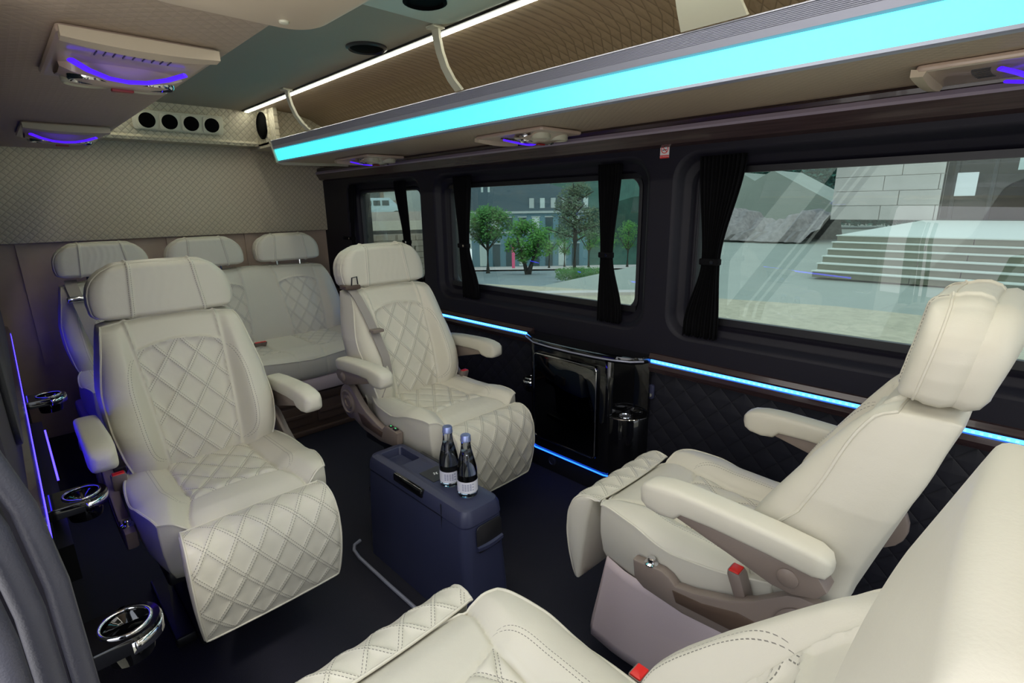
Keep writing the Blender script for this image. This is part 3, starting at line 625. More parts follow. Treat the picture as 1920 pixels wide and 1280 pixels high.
lamp(1.52, 1.46, 1.440, 'reading light under the right shelf above the middle window', rz=pi)
lamp(1.52, 2.64, 1.440, 'reading light under the right shelf above the rear window, farthest back', rz=pi)
lamp(1.52, .08, 1.440, 'reading light under the right shelf at the top right picture edge', rz=pi)

# right wall with window openings
wins = [(2.44, 3.28), (1.03, 2.33), (-1.45, .945)]
ZB, ZT = .70, 1.345
from mathutils.geometry import tessellate_polygon
m = MB()
outer = [(-1.6, .62), (3.65, .62), (3.65, 1.45), (-1.6, 1.45)]
loops = [[Vector((a, b, 0)) for a, b in outer]]
hole = []
for a, b in wins:
    L = rrect(a, b, ZB, ZT, .09, 8); hole.append(L); loops.append([Vector((p[0], p[1], 0)) for p in L])
flat = [p for L in loops for p in L]; tris = tessellate_polygon(loops)
m.add([(W, p.x, p.y) for p in flat], [tuple(t) for t in tris])
for (a, b) in wins:
    R = []
    for ins, dx in ((0, 0), (.006, .002), (.014, .010), (.022, .030), (.028, .036), (.045, .040), (.049, .046), (.052, .060), (.058, .064), (.066, .066)):
        R.append([(W+dx, p[0], p[1]) for p in rrect(a+ins*1.1, b-ins*1.1, ZB+ins, ZT-ins, max(.09-ins*.6, .03), 8)])
    m.loft(R, False)
struct(m.build('wall_right', M['wallblack'], sharp=50))
sbox('wall_right_lower', (1.76, -1.6, 0), (1.84, 3.65, .62), M['black']).name = 'wall_right_outer'
m = MB(); m.box((W+.012, -1.6, .0), (1.77, 3.63, .60)); struct(m.build('trim_5', M['quilt_black']))['label'] = 'black quilted lower wall panel'
for i, (a, b) in enumerate(wins):
    t = struct(empty('window_%d' % (i+1)))
    m = MB(); a1, b1, z0, z1 = a+.072, b-.072, ZB+.066, ZT-.060
    R = [[(W+dx, p[0], p[1]) for p in rrect(a1+ins, b1-ins, z0+ins, z1-ins, .05, 8)] for ins, dx in ((-.004, .060), (0, .056), (.008, .056), (.012, .064), (.012, .085), (-.01, .085))]
    m.loft(R, False); m.build('window_frame', M['rubber'], t)
    m = MB(); m.slab(rrect(a1-.006, b1+.006, z0-.006, z1+.006, .05, 8), 0, .004, .001, XFR(W+.072)); m.build('window_pane', M['glass'], t)
    if i > 0:
        m = MB(); m.box((W+.052, a1, z0-.002), (W+.070, b1, z0+.022)); m.build('window_sill', M['black'], t)
        m = MB(); m.box((W+.052, a1, z1-.016), (W+.070, b1, z1+.004)); m.build('window_header', M['black'], t)
# outer skin above and below the windows, keeps the sky out
m = MB(); m.box((1.80, -1.6, 1.30), (1.84, 3.7, 1.75)); m.box((1.80, -1.6, .6), (1.84, 3.7, .752)); m.box((1.80, .885, .75), (1.84, 1.10, 1.30)); m.box((1.80, 2.27, .75), (1.84, 2.50, 1.3)); m.box((1.80, 3.22, .75), (1.84, 3.7, 1.3)); struct(m.build('wall_right_skin', M['black']))
# rail between soffit and windows
prof = [(1.70, 1.447), (1.672, 1.446), (1.664, 1.438), (1.667, 1.427), (1.660, 1.424), (1.655, 1.412), (1.662, 1.398), (1.672, 1.382), (1.678, 1.37), (1.70, 1.362)]
struct(profile_strip('trim_6', prof, -1.6, 3.6, M['wood'], sharp=25, closed=True))['label'] = 'dark wood look rail above the windows'
struct(profile_strip('trim_13', [(1.6595, 1.4235), (1.6535, 1.4125), (1.6575, 1.4055), (1.662, 1.41)], -1.6, 3.6, pr('lavender grey rail highlight', (.30, .25, .31), .25), closed=True))  # glossy highlight of the wood rail, put in as a lighter strip
# LED band of the right wall
prof = [(1.715, .635), (1.690, .632), (1.680, .618), (1.684, .611), (1.690, .609), (1.690, .598), (1.682, .596), (1.680, .580), (1.69, .560), (1.715, .556)]
struct(profile_strip('trim_7', prof, -1.6, .99, M['wood'], sharp=25, closed=True)); struct(profile_strip('trim_8', prof, 1.60, 3.6, M['wood'], sharp=25, closed=True))
for y0, y1, lab in ((-1.55, .985, 'blue strip light in the wood trim below the large right window'), (1.615, 3.3, 'blue strip light in the wood trim below the middle window')):
    t = tag(empty('blue_strip_light'), lab, 'strip light', 'blue strip lights of the right wall'); m = MB(); m.box((1.6865, y0, .5985), (1.6905, y1, .6085)); m.build('diffuser', M['blueled'], t)
    m = MB(); n = int((y1-y0)/.0165)
    for i in range(n): m.box((1.6850, y0+i*.0165+.004, .6005), (1.6866, y0+i*.0165+.011, .6065))
    o = m.build('light_dots', emit('led dot'+lab[:3], (.12, .55, 1), 4) if 'dots' not in M else M['dots'], t); o['kind'] = 'stuff'; M['dots'] = o.data.materials[0]
# sticker
st = tag(empty('no_smoking_sticker', (W-.001, .98, 1.352)), 'small white and red no smoking sticker on the black pillar', 'sticker')
m = MB(); m.box((-.001, -.017, -.024), (0, .017, .022)); m.build('sticker_sheet', M['white'], st)
m = MB(); m.box((-.0016, -.017, -.024), (-.001, .017, -.014)); m.ctube([(-.0014, .0125*math.cos(a), .005+.0125*math.sin(a)) for a in np.linspace(0, 2*pi, 24, endpoint=False)], .0014, 6); m.tube([(-.0018, .009, .013), (-.0018, -.009, -.004)], .0012); m.build('red_print', M['red'], st)
m = MB(); m.tube([(-.0014, .008, .002), (-.0014, -.008, .004)], .0013); m.build('cigarette_print', M['black'], st)
def text(body, size, mat, loc, rot, parent, name='print'):
    cu = bpy.data.curves.new(name, 'FONT'); cu.body = body; cu.size = size; cu.align_x = 'CENTER'; cu.align_y = 'CENTER'; cu.extrude = .0001
    o = bpy.data.objects.new(name, cu); C.objects.link(o); dg = bpy.context.evaluated_depsgraph_get(); me = bpy.data.meshes.new_from_object(o.evaluated_get(dg)); bpy.data.objects.remove(o)
    me.materials.clear(); me.materials.append(mat); o = bpy.data.objects.new(name, me); C.objects.link(o); o.parent = parent; o.location = loc; o.rotation_euler = rot; return o
text('NO SMOKING', .0055, M['white'], (-.0019, 0, -.019), (pi/2, 0, -pi/2), st, 'sticker_lettering')
# curtains
def curtain(yt, wt, ym, wm, yb, wb, lab, ztop=1.325, zmid=.985, zbot=.72, x=W+.012):
    t = tag(empty('curtain'), lab, 'curtain', 'black pleated side curtains'); m = MB(); rings = []; n = 72
    for f in np.linspace(0, 1, 26):
        z = ztop+(zbot-ztop)*f; fm = (ztop-zmid)/(ztop-zbot)
        if f < fm: q = smooth(f/fm); yc = yt+(ym-yt)*q; hw = wt+(wm-wt)*float(q)
        else: q = smooth((f-fm)/(1-fm)*1.15); yc = ym+(yb-ym)*q; hw = wm+(wb-wm)*float(q)
        am = .007+.005*abs(f-fm); rings.append([(x+am*math.sin(i/n*2*pi*11)+.002*math.sin(i*.9), yc-hw+2*hw*i/n, z+.004*math.sin(i*1.3)*(f > .99)) for i in range(n+1)])
    m.loft(rings, False, False); o = m.build('curtain_cloth', M['curtain'], t, 80); md = o.modifiers.new('thick', 'SOLIDIFY'); md.thickness = .0015
    m = MB(); m.slab(rrect(-wm-.004, wm+.004, -.011, .011, .004, 2), -.014, .012, .003, lambda u, v, h: (x+h, ym+u, zmid+v)); o = m.build('tie_band', M['curtain'], t)
    m = MB(); m.lathe([(.0035, -.0165), (.006, -.0165), (.006, -.0145), (.0035, -.0145)], 14, lambda a, b, z: (x+z, ym-wm*.35+a, zmid+b)); m.build('tie_snap', M['chrome'], o)
curtain(.78, .075, .795, .030, .815, .062, 'black pleated curtain tied at the left of the large right window')
curtain(1.215, .050, 1.22, .026, 1.20, .055, 'black pleated curtain tied at the right end of the middle window')
curtain(2.10, .062, 2.10, .034, 2.06, .06, 'black pleated curtain tied at the left end of the middle window')
curtain(2.66, .05, 2.62, .028, 2.55, .05, 'narrow black curtain tied at the right of the rear window')
curtain(3.28, .09, 3.31, .06, 3.26, .10, 'black curtain tied at the rear corner beside the bench')
# ------------------------------------------------------------------ left wall
sbox('wall_left', (-.14, .98, 0), (-.045, 3.65, 1.75), M['wallblack'])
m = MB(); m.box((-.047, 1.12, .0), (-.036, 3.6, .56)); struct(m.build('trim_9', M['quilt_black']))
struct(profile_strip('trim_10', [(-.046, .64), (-.032, .632), (-.027, .612), (-.031, .609), (-.031, .598), (-.027, .594), (-.032, .565), (-.046, .555)], 1.12, 3.6, M['wood'], closed=True))
m = MB(); m.slab(rrect(1.35, 2.95, .72, 1.36, .08, 6), 0, .012, .004, lambda u, v, h: (-.046+h, u, v)); struct(m.build('window_4', M['rubber']))
t = tag(empty('blue_strip_light'), 'long blue strip light along the left wall beside the cup holders', 'strip light'); m = MB(); m.box((-.0315, 1.13, .594), (-.0262, 3.5, .613)); m.build('diffuser', M['leftled'], t)
m = MB(); m.box((-.036, 1.9, .10), (.0, 3.2, .22)); struct(m.build('trim_11', M['black']))
t = tag(empty('blue_strip_light'), 'short lower blue strip light near the floor at the left wall', 'strip light'); m = MB(); m.box((.0, 2.05, .294), (.008, 2.72, .301)); m.box((-.036, 2.05, .28), (.0, 2.72, .315)); m.build('diffuser', M['blueled'], t) if False else None
m = MB(); m.box((.0005, 2.24, .296), (.006, 2.82, .302)); m.build('diffuser', M['leftled'], t); m = MB(); m.box((-.036, 2.05, .28), (.0003, 2.9, .318)); m.build('channel', M['black'], t)
def cupholder(x, y, z, lab, rot=0, s=1.0, wall=-.036):
    t = tag(empty('cup_holder', (x, y, z)), lab, 'cup holder', 'chrome rimmed cup holders'); d = x-wall
    if rot: t.rotation_euler = (0, 0, rot)
    def outl(r): 
        return [(-d, -r), (0, -r)]+[(r*math.sin(a), -r*math.cos(a)) for a in np.linspace(.15, pi-.15, 18)]+[(0, r), (-d, r)]
    r0 = .052*s; ri = .037*s
    def plate(r, h0, h1, ins):
        o = np.array(outl(r)); inn = [(ri*math.cos(a), ri*math.sin(a)) for a in np.linspace(-pi*.75, 2*pi-pi*.75, len(o), endpoint=False)]
        m = MB(); m.loft([[(p[0], p[1], h0) for p in o], [(p[0], p[1], h1-.003) for p in o], [(p[0]*.97, p[1]*.97, h1) for p in o], [(p[0], p[1], h1) for p in inn], [(p[0], p[1], h0) for p in inn]], False); return m
    plate(r0, -.028, 0, 0).build('holder_ring', M['piano'], t)
    o = outl(r0+.0015)[1:-1]; m = MB(); m.loft([[(p[0], p[1], -.030) for p in o], [(p[0], p[1], -.008) for p in o]], False, False); q = m.build('chrome_band', M['chrome'], t); q.modifiers.new('thick', 'SOLIDIFY').thickness = .002
    m = MB(); m.ctube([(ri*math.cos(a), ri*math.sin(a), .0005) for a in np.linspace(0, 2*pi, 40, endpoint=False)], .0035, 8); m.build('chrome_rim', M['chrome'], t, 90)
    m = MB(); m.loft([[(ri*.98*f*math.cos(a), ri*.98*f*math.sin(a), z_) for a in np.linspace(0, 2*pi, 28, endpoint=False)] for f, z_ in ((1, -.002), (.95, -.05), (.9, -.062), (.01, -.063))], False); q = m.build('cup_well', M['piano'], t); q.modifiers.new('thick', 'SOLIDIFY').thickness = .002
    return t
cupholder(.038, 1.015, .49, 'black chrome rimmed cup holder at the bottom left corner, nearest of three')
cupholder(.038, 1.62, .49, 'black chrome rimmed cup holder beside the left seat, middle of three')
cupholder(.038, 2.62, .50, 'black cup holder with chrome rim farthest back on the left wall')
# open sliding door edge: ribbed rubber seals and pillar, near the camera
t = struct(empty('door_1'))
def sealpath(x, dy): return [(x+.0, .70+dy, -.0), (x, .70+dy, .3), (x, .71+dy, .6), (x-.002, .72+dy, .76), (x-.012, .73+dy, .86), (x-.032, .74+dy, .94), (x-.07, .76+dy, 1.02), (x-.13, .78+dy, 1.12), (x-.22, .8+dy, 1.3)]
m = MB(); m.tube(sealpath(-.082, .06), .042, 14, upv=(0, 1, 0)); m.build('door_pillar', M['wallblack'], t)
m = MB(); m.tube(sealpath(-.021, .03), .012, 12, upv=(0, 1, 0)); m.build('door_seal', M['seal'], t, 60)
m = MB(); m.tube(sealpath(-.046, -.01), .013, 12, upv=(0, 1, 0)); m.build('door_seal', M['seal'], t, 60)
m = MB(); m.tube(sealpath(-.070, -.05), .014, 12, upv=(0, 1, 0)); m.build('door_seal', M['seal'], t, 60)
# ------------------------------------------------------------------ cabinet on the right wall
cb = tag(empty('side_cabinet', (0, 0, 0)), 'glossy black cabinet with a curved top and cup holders on the right wall', 'cabinet')
def cabout(off=0): return [(W+.01, 1.55), (1.635-off, 1.55+off*.3), (1.605-off, 1.525), (1.60-off, 1.49), (1.597-off, 1.30), (1.60-off, 1.115), (1.606-off, 1.10), (1.612-off*.3, 1.10), (W+.01, 1.10)]
m = MB(); m.slab([(W+.01, 1.535), (1.612, 1.535), (1.602, 1.52), (1.60, 1.49), (1.60, 1.13), (1.604, 1.11), (1.615, 1.10), (W+.01, 1.10)], .11, .60, .004); m.build('cabinet_body', M['piano'], cb)
m = MB(); m.slab([(W+.01, 1.61), (1.66, 1.61), (1.64, 1.59), (1.615, 1.545), (1.588, 1.50), (1.575, 1.40), (1.572, 1.28), (1.578, 1.17), (1.592, 1.09), (1.615, 1.03), (1.65, .995), (W+.01, .985)], .592, .622, .008); o = m.build('cabinet_top', M['piano'], cb)
m = MB(); P = [(1.66, 1.612), (1.638, 1.592), (1.612, 1.547), (1.585, 1.50), (1.572, 1.40), (1.569, 1.28), (1.575, 1.17), (1.589, 1.088), (1.613, 1.027), (1.65, .992)]; m.tube([(x, y, .606) for x, y in P], .0035, 8); m.build('chrome_edge', M['alu'], o)
m = MB(); m.slab(rrect(1.155, 1.50, .165, .565, .018, 5), 0, .014, .004, lambda u, v, h: (1.600-h, u, v)); dr = m.build('cabinet_door', pr('black mirror lacquer', (.13, .13, .135), .03, 1), cb)
m = MB(); m.ctube([(1.5855, p[0], p[1]) for p in rrect(1.16, 1.495, .17, .56, .018, 5)], .0022, 6); m.build('door_edge', M['chrome'], dr)
# niche right of the door: curved open corner with cup rings
m = MB(); arcp = [(1.60, 1.10)]+[(1.70-.10*math.cos(a), 1.10-.105*math.sin(a)) for a in np.linspace(.1, pi/2, 8)]+[(W+.01, .995), (W+.01, 1.10)]
m.slab(arcp, .11, .365, .003); m.build('niche_base', M['piano'], cb)
m = MB(); m.box((1.69, .99, .365), (1.70, 1.10, .60)); m.build('niche_back', M['piano'], cb)
for x, y, r in ((1.650, 1.062, .024), (1.668, 1.015, .0)):
    if r: m = MB(); m.ctube([(x+r*math.cos(a), y+r*math.sin(a), .369) for a in np.linspace(0, 2*pi, 28, endpoint=False)], .003, 8); m.lathe([(.001, 0), (r*.9, .0), (r*.9, .002), (.001, .002)], 20, lambda a, b, z: (x+a, y+b, .3655+z)); m.build('niche_cup_ring', M['chrome'], cb)
m = MB(); m.tube([(p[0], p[1], .366) for p in arcp[:9]], .0025, 6); m.build('niche_edge', M['chrome'], cb)
m = MB(); rbox(m, (1.625, 1.06, .0), (W+.01, 1.56, .11), .004); ft = m.build('cabinet_foot', M['black'], cb)
m = MB(); m.tube([(1.612, 1.555, .118), (1.604, 1.53, .113), (1.597, 1.50, .108), (1.597, 1.12, .108), (1.612, 1.08, .108)], .0032, 6); m.build('foot_light', M['bluededge'], cb)
m = MB(); m.lathe([(.001, 0), (.022, 0), (.022, .006), (.016, .008), (.014, .004), (.001, .004)], 22, lambda a, b, z: (1.625-z, 1.42+a, .055+b)); m.build('foot_socket', M['rubber'], cb)
cupholder(1.675, 1.60, .40, 'small black cup holder with chrome rim left of the glossy cabinet', pi, .7, wall=1.64)
t = tag(empty('coat_hook', (1.712, .985, .475)), 'small dark oval socket on the quilted wall right of the cabinet', 'socket')
m = MB(); m.slab(rrect(-.012, .012, -.030, .030, .011, 4), 0, .012, .004, lambda u, v, h: (-h, u, v)); m.build('socket_plate', M['cooler'], t); m = MB(); m.lathe([(.001, 0), (.008, 0), (.007, .004), (.001, .004)], 16, lambda a, b, z: (-.012-z, a, -.012+b)); m.build('socket_knob', M['chrome'], t)
# ------------------------------------------------------------------ cooler and bottles
ck = tag(empty('cool_box', (.008, -.004, 0)), 'tall narrow slate blue cool box between the seats with two bottles on top', 'cool box')
def crr(x0, x1, y0, y1, z, r=.03): return [(p[0], p[1], z) for p in rrect(x0, x1, y0, y1, r, 5)]
m = MB(); m.loft([crr(.745, .915, .985, 1.565, .0), crr(.748, .912, .988, 1.56, .10), crr(.748, .905, .995, 1.55, .22), crr(.752, .902, .998, 1.545, .30), crr(.754, .90, .998, 1.543, .318), crr(.757, .897, 1.001, 1.540, .320)]); m.build('cooler_body', M['cooler'], ck)
m = MB(); m.loft([crr(.757, .897, 1.001, 1.540, .320), crr(.752, .902, .996, 1.545, .324), crr(.755, .900, .999, 1.543, .350), crr(.762, .893, 1.006, 1.536, .364, .028), crr(.775, .88, 1.02, 1.522, .370, .02), crr(.786, .870, 1.375, 1.505, .3702, .012), crr(.789, .867, 1.378, 1.502, .368, .010), crr(.794, .862, 1.385, 1.495, .345, .010), crr(.800, .856, 1.39, 1.49, .343, .008)]); ld = m.build('cooler_lid', M['cooler'], ck)
ck.scale = (.98, .955, 1.03); ck.location = (.02, .022, 0)
m = MB(); rbox(m, (.748, 1.20, .340), (.765, 1.36, .366), .005); m.build('lid_latch', M['piano'], ld)
m = MB(); rbox(m, (.892, 1.25, .345), (.906, 1.42, .366), .004); m.build('lid_hinge', M['black'], ld)
m = MB(); rbox(m, (.80, 1.205, .370), (.87, 1.285, .3722), .0008); pl = m.build('control_plate', M['rubber'], ld)
m = MB()
for i in range(4):
    a = i*pi/2+.4; m.tube([(.835+.003*math.cos(a), 1.245+.003*math.sin(a), .3726), (.835+.008*math.cos(a), 1.245+.008*math.sin(a), .3726)], .0022, 8, flat=.3)
m.build('fan_symbol', M['white'], ld)
m = MB(); m.box((.7512, 1.105, .05), (.7535, 1.1065, .36)); m.box((.753, 1.106, .3195), (.7535, 1.54, .3215)); m.build('body_groove', M['black'], ck)
# end handle recess facing the camera side
m = MB(); m.slab(rrect(.79, .885, .235, .318, .015, 4), 0, .004, .002, lambda u, v, h: (u, .994-h, v)); m.build('handle_recess', M['black'], ck)
m = MB(); R = []
for i in range(9):
    x = .79+.095*i/8; c = .018*math.sin(pi*i/8); R.append([(x, .996, .262), (x, .984, .258-c*.3), (x, .984, .248-c*.3), (x, .996, .240)])
m.loft(R); m.build('handle_grip', M['cooler'], ck)
m = MB(); m.tube([(.75, 1.585, .005), (.722, 1.575, .005), (.707, 1.55, .005), (.70, 1.50, .005), (.70, 1.30, .005), (.705, 1.0, .004), (.71, .8, .005)], .006, 8); tr = m.build('floor_edging', M['alu']); tag(tr, 'thin metal edging strip on the floor beside the cool box', 'edging')
def bottle(x, y, lab):
    t = tag(empty('glass_bottle', (x, y, .3815)), lab, 'bottle', 'glass water bottles'); t.scale = (1, 1, .87); n = 28
    m = MB(); m.lathe([(.001, .004), (.020, .001), (.0275, .002), (.029, .008), (.029, .085), (.027, .105), (.021, .135), (.0155, .16), (.0135, .18), (.0135, .192)], n); m.build('bottle_glass', M['bottle'], t, 60)
    m = MB(); m.lathe([(.001, .008), (.026, .008), (.026, .09), (.0185, .135), (.013, .155), (.001, .156)], n); m.build('water', M['bottle'], t, 60)
    m = MB(); R = [[(.0294*math.cos(a), .0294*math.sin(a), z) for a in np.linspace(0, 2*pi, n, endpoint=False)] for z in (.018, .058)]; m.loft(R, False); m.build('paper_label', M['label'], t)
    m = MB()
    az = math.atan2(-y, -x)
    for r_ow in range(5):
        zz = .048-.005*r_ow; 
        for k in range(5-(r_ow % 2)):
            a = az-.55+k*.25; m.add([(.0297*math.cos(a+q), .0297*math.sin(a+q), zz+h) for q, h in ((0, 0), (.17, 0), (.17, .0022), (0, .0022))], [(0, 1, 2, 3)])
    m.build('label_print', M['ink'], t)
    m = MB(); m.lathe([(.001, .212), (.0125, .211), (.0142, .208), (.0142, .198), (.0150, .196), (.0150, .190), (.0138, .189), (.001, .189)], n); m.build('bottle_cap', M['cap'], t)
bottle(.836, 1.052, 'glass water bottle with paper label on the cool box, the nearer and right one')
bottle(.836, 1.135, 'glass water bottle with paper label on the cool box, the farther and left one')
# ------------------------------------------------------------------ outside
G = -.6
P_pave = pr('pale granite paving', (.46, .41, .29), .85, noise=.30, bump=.3, nsc=9)
P_teal = pr('cool plaza paving', (.29, .32, .27), .7, noise=.15, nsc=.7)
P_road = pr('asphalt road', (.20, .25, .25), .6, noise=.2, nsc=.8)
P_lawn = pr('lawn', (.10, .20, .06), .9, noise=.4, nsc=2)
P_stone = pr('pale stone', (.55, .50, .46), .8, noise=.15, nsc=1.3)
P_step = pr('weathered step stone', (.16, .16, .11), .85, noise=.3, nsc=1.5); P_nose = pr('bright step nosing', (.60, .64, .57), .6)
P_dark = pr('dark entrance glass', (.01, .011, .013), .15)
P_fac = pr('blue grey facade', (.13, .25, .30), .7, noise=.1, nsc=.4); P_fac2 = pr('slate mansard roof', (.035, .075, .095), .6); P_fac3 = pr('pale facade stone', (.44, .50, .48), .8, noise=.08, nsc=.5)
P_win = pr('facade window glass', (.05, .09, .10), .1); P_winl = pr('pale window blind', (.55, .65, .62), .5)
P_leaf = [pr('green leaves', (.055, .20, .03), .7, noise=.5, nsc=3), pr('fresh leaves', (.08, .26, .035), .7, noise=.5, nsc=3), pr('grey green needles', (.10, .16, .085), .8, noise=.5, nsc=3)]
P_bark = pr('bark', (.05, .045, .035), .9); P_brick = pr('tan stone wall', (.34, .29, .23), .85, noise=.2, nsc=1)
def O(name, lo, hi, mat, label, cat, kind=None):
    m = MB(); m.box(lo, hi); o = m.build(name, mat, sm=False); return tag(o, label, cat, kind=kind) if not kind else tag(o, kind=kind)
# ground: near paving slab rows
m = MB(); m.add([(-14, -14, G), (10.2, -14, G), (10.2, 2.4, G), (8.6, 8.0, G), (5, 16, G), (-14, 16, G)], [(0, 1, 2, 3, 4, 5)]); struct(m.build('ground_paving', P_pave, sm=False))
m = MB(); m.add([(8.6, 8.0, G-.02), (10.2, 2.4, G-.02), (10.2, -20, G-.02), (60, -20, G-.02), (60, 22, G-.5), (34, 16, G-.3), (14, 8.6, G-.02)], [(0, 1, 2, 3, 4, 5, 6)]); struct(m.build('ground_plaza', P_teal, sm=False))
AZ = math.radians(46); dv = Vector((math.sin(AZ), math.cos(AZ), 0)); dr_ = Vector((math.cos(AZ), -math.sin(AZ), 0))
def at(d, r, z): p = dv*d+dr_*r; return (p.x, p.y, z)
def gz(d): return G-.02-max(0, d-10)*.098
m = MB(); m.add([at(9, -30, G-.03), at(9, 1.9, G-.03), at(52, 13, gz(52)), at(52, -60, gz(52))], [(0, 1, 2, 3)]); struct(m.build('ground_road', P_road, sm=False))
m = MB(); rings = [[at(10.4, r, G-.03) for r in (-12, 2.2)], [at(10.4, r, G+.06) for r in (-12, 2.2)], [at(10.7, r, G+.06) for r in (-12, 2.2)], [at(10.7, r, G-.1) for r in (-12, 2.2)]]; m.loft(rings, False, False); struct(m.build('trim_12', P_stone, sm=False))
m = MB(); m.add([at(10.75, -8, G+.01), at(10.75, -.8, G+.01), at(12.5, -2, gz(12)+.03), at(12.5, -9, gz(12)+.03)], [(0, 1, 2, 3)]); tag(m.build('grass_verge', P_lawn, sm=False), kind='stuff')
m = MB(); m.add([at(36, -40, gz(36)+.06), at(36, 8, gz(36)+.06), at(52, 12, gz(52)+.06), at(52, -50, gz(52)+.06)], [(0, 1, 2, 3)]); struct(m.build('ground_far_walk', P_stone, sm=False))
def tree(d, r, h, cw, ch, mi, lab, pine=False, n=2600, multi=False):
    t = tag(empty('tree', at(d, r, gz(d)-.05)), lab, 'tree', 'street trees outside the middle window'); m = MB()
    if multi:
        for a in range(4): m.tube([(0.1*math.cos(a), .1*math.sin(a), 0), (.5*math.cos(a*1.6), .5*math.sin(a*1.6), h*.4), (cw*.3*math.cos(a*1.6), cw*.3*math.sin(a*1.6), h*.7)], [.1, .07, .03], 7)
    else:
        m.tube([(0, 0, 0), (.03, 0, h*.4), (0, 0, h*.93)], [h*.034, h*.024, h*.008], 8)
        for k in range(14 if pine else 7):
            a = k*2.4; zz = h*(.38+.04*k if pine else .36); L = (cw*.5*(1-.04*k)) if pine else cw*.33; m.tube([(0, 0, zz), (L*math.cos(a), L*math.sin(a), zz+(h*.10 if pine else h*.28))], [h*.010, h*.004], 5)
    m.build('trunk', P_bark, t)
    z0 = h-ch; nb = 60; n = int(n*2.2); bl_ = []
    for i in range(nb):
        a = random.uniform(0, 2*pi); q = random.random()**.5; zz = random.random(); pr_ = math.sin(pi*min(max(zz*.86+.08, 0), 1))**.6 if not pine else (1-zz*.75); bl_.append((math.cos(a)*q*cw*.42*pr_, math.sin(a)*q*cw*.42*pr_, z0+ch*(.12+.8*zz), cw*random.uniform(.10, .16)))
    v = []; f = []
    for i in range(n):
        bx, by, bz, br = random.choice(bl_); dd = Vector((random.gauss(0, 1), random.gauss(0, 1), random.gauss(0, .7))).normalized()*br*random.uniform(.7, 1.05); c = Vector((bx, by, bz))+dd
        s_ = cw*random.uniform(.016, .032)*(.75 if pine else 1); a = Vector((random.gauss(0, 1), random.gauss(0, 1), random.gauss(0, 1))).normalized(); b_ = a.orthogonal().normalized(); k0 = len(v)
        v += [c-a*s_, c+b_*s_*.6, c+a*s_, c-b_*s_*.6]; f.append((k0, k0+1, k0+2, k0+3))
    m = MB(); m.add(v, f); o = m.build('foliage', P_leaf[mi], t, sm=False); o['kind'] = 'stuff'; return t
def px2r(px, d): return (px-1000)/975.5*d*1.02*1.0
tree(31.5, px2r(928, 31.5), 3.8, 3.2, 2.0, 0, 'round crowned street tree with a single trunk, leftmost in the middle window')
tree(28.5, px2r(1002, 28.5), 2.9, 2.8, 2.3, 1, 'bushy multi stemmed green tree in the centre of the middle window', multi=True)
tree(22, px2r(1086, 22), 4.0, 2.5, 2.6, 2, 'tall grey green pine behind the hedge in the middle window', pine=True, n=3400)
for i, (px, d, h) in enumerate(((1040, 40, 3.2), (1068, 44, 3.3), (1112, 40, 3.6), (1145, 44, 3.4), (1182, 40, 3.6), (1225, 44, 4.2))):
    tree(d, px2r(px, d), h, 2.0, 2.3, 1, ('first', 'second', 'third', 'fourth', 'fifth', 'sixth')[i]+' young street tree from the left in the row behind the pine', n=900)
m = MB(); v = []; f = []
for i in range(4200):
    a = random.uniform(0, 2*pi); q = math.sqrt(random.random()); c = Vector(at(19.5+q*math.sin(a)*.7, px2r(1098, 19.5)+q*math.cos(a)*.95, gz(19.5)+random.uniform(0, .42))); s_ = .035; e = Vector((random.gauss(0, 1), random.gauss(0, 1), random.gauss(0, 1))).normalized(); b_ = e.orthogonal().normalized(); k0 = len(v); v += [c-e*s_, c+b_*s_, c+e*s_]; f.append((k0, k0+1, k0+2))
m.add(v, f); hd = m.build('hedge', P_leaf[0], sm=False); tag(hd, 'low clipped oval hedge around the pine outside', 'hedge')
# buildings behind the trees
bd = tag(empty('town_building', at(50, 0, gz(50)), -AZ), 'blue grey town building with slate mansard roof outside the middle window', 'building'); bd.scale = (1.25, 1, 1.28)
m = MB(); m.box((-4.2, 0, 0), (4.6, 6, 3.9)); m.build('wall', P_fac, bd, sm=False)
m = MB(); m.add([(-4.4, -.1, 4.0), (4.6, -.1, 4.0), (4.6, 6, 4.0), (-4.4, 6, 4.0), (-4.2, .9, 6.2), (1.0, .9, 6.2), (1.0, 6, 6.2), (-4.2, 6, 6.2), (4.6, .5, 5.0), (4.6, 6, 5.0)], [(0, 1, 8, 5, 4), (4, 5, 6, 7), (5, 8, 9, 6), (0, 4, 7, 3)]); m.build('mansard_roof', P_fac2, bd, sm=False)
m = MB(); m.box((-4.5, -.2, 3.9), (4.7, .1, 4.05)); m.box((-4.2, -.12, 2.5), (4.6, .02, 2.6)); m.build('cornice', P_fac3, bd, sm=False)
for z0, z1 in ((.1, 1.7), (2.75, 3.6)):
    for i in range(8):
        x = -3.6+i*1.0; m = MB(); m.box((x, -.05, z0), (x+.55, .02, z1)); q = m.build('window', P_win if (i+int(z0)) % 3 else P_winl, bd, sm=False)
        m = MB(); m.box((x-.06, -.08, z1), (x+.61, .0, z1+.08)); m.build('lintel', P_fac3, q, sm=False)
for i in range(6): m = MB(); m.box((.2+i*.8, -.0, 4.25), (.55+i*.8, .3, 4.95)); m.build('dormer_window', P_winl if i % 2 else P_fac3, bd, sm=False)
for i, x in enumerate((-3.4, -2.9)): m = MB(); m.box((x, .55, 5.2), (x+.16, .7, 5.9)); m.build('sign_panel', P_winl, bd, sm=False)
m = MB(); m.box((-.75, -.9, .0), (-.45, -.85, 2.8)); tag(m.build('banner', pr('pink banner', (.8, .12, .25), .6), sm=False), 'narrow pink banner on the pavement between two trees', 'banner').parent = None
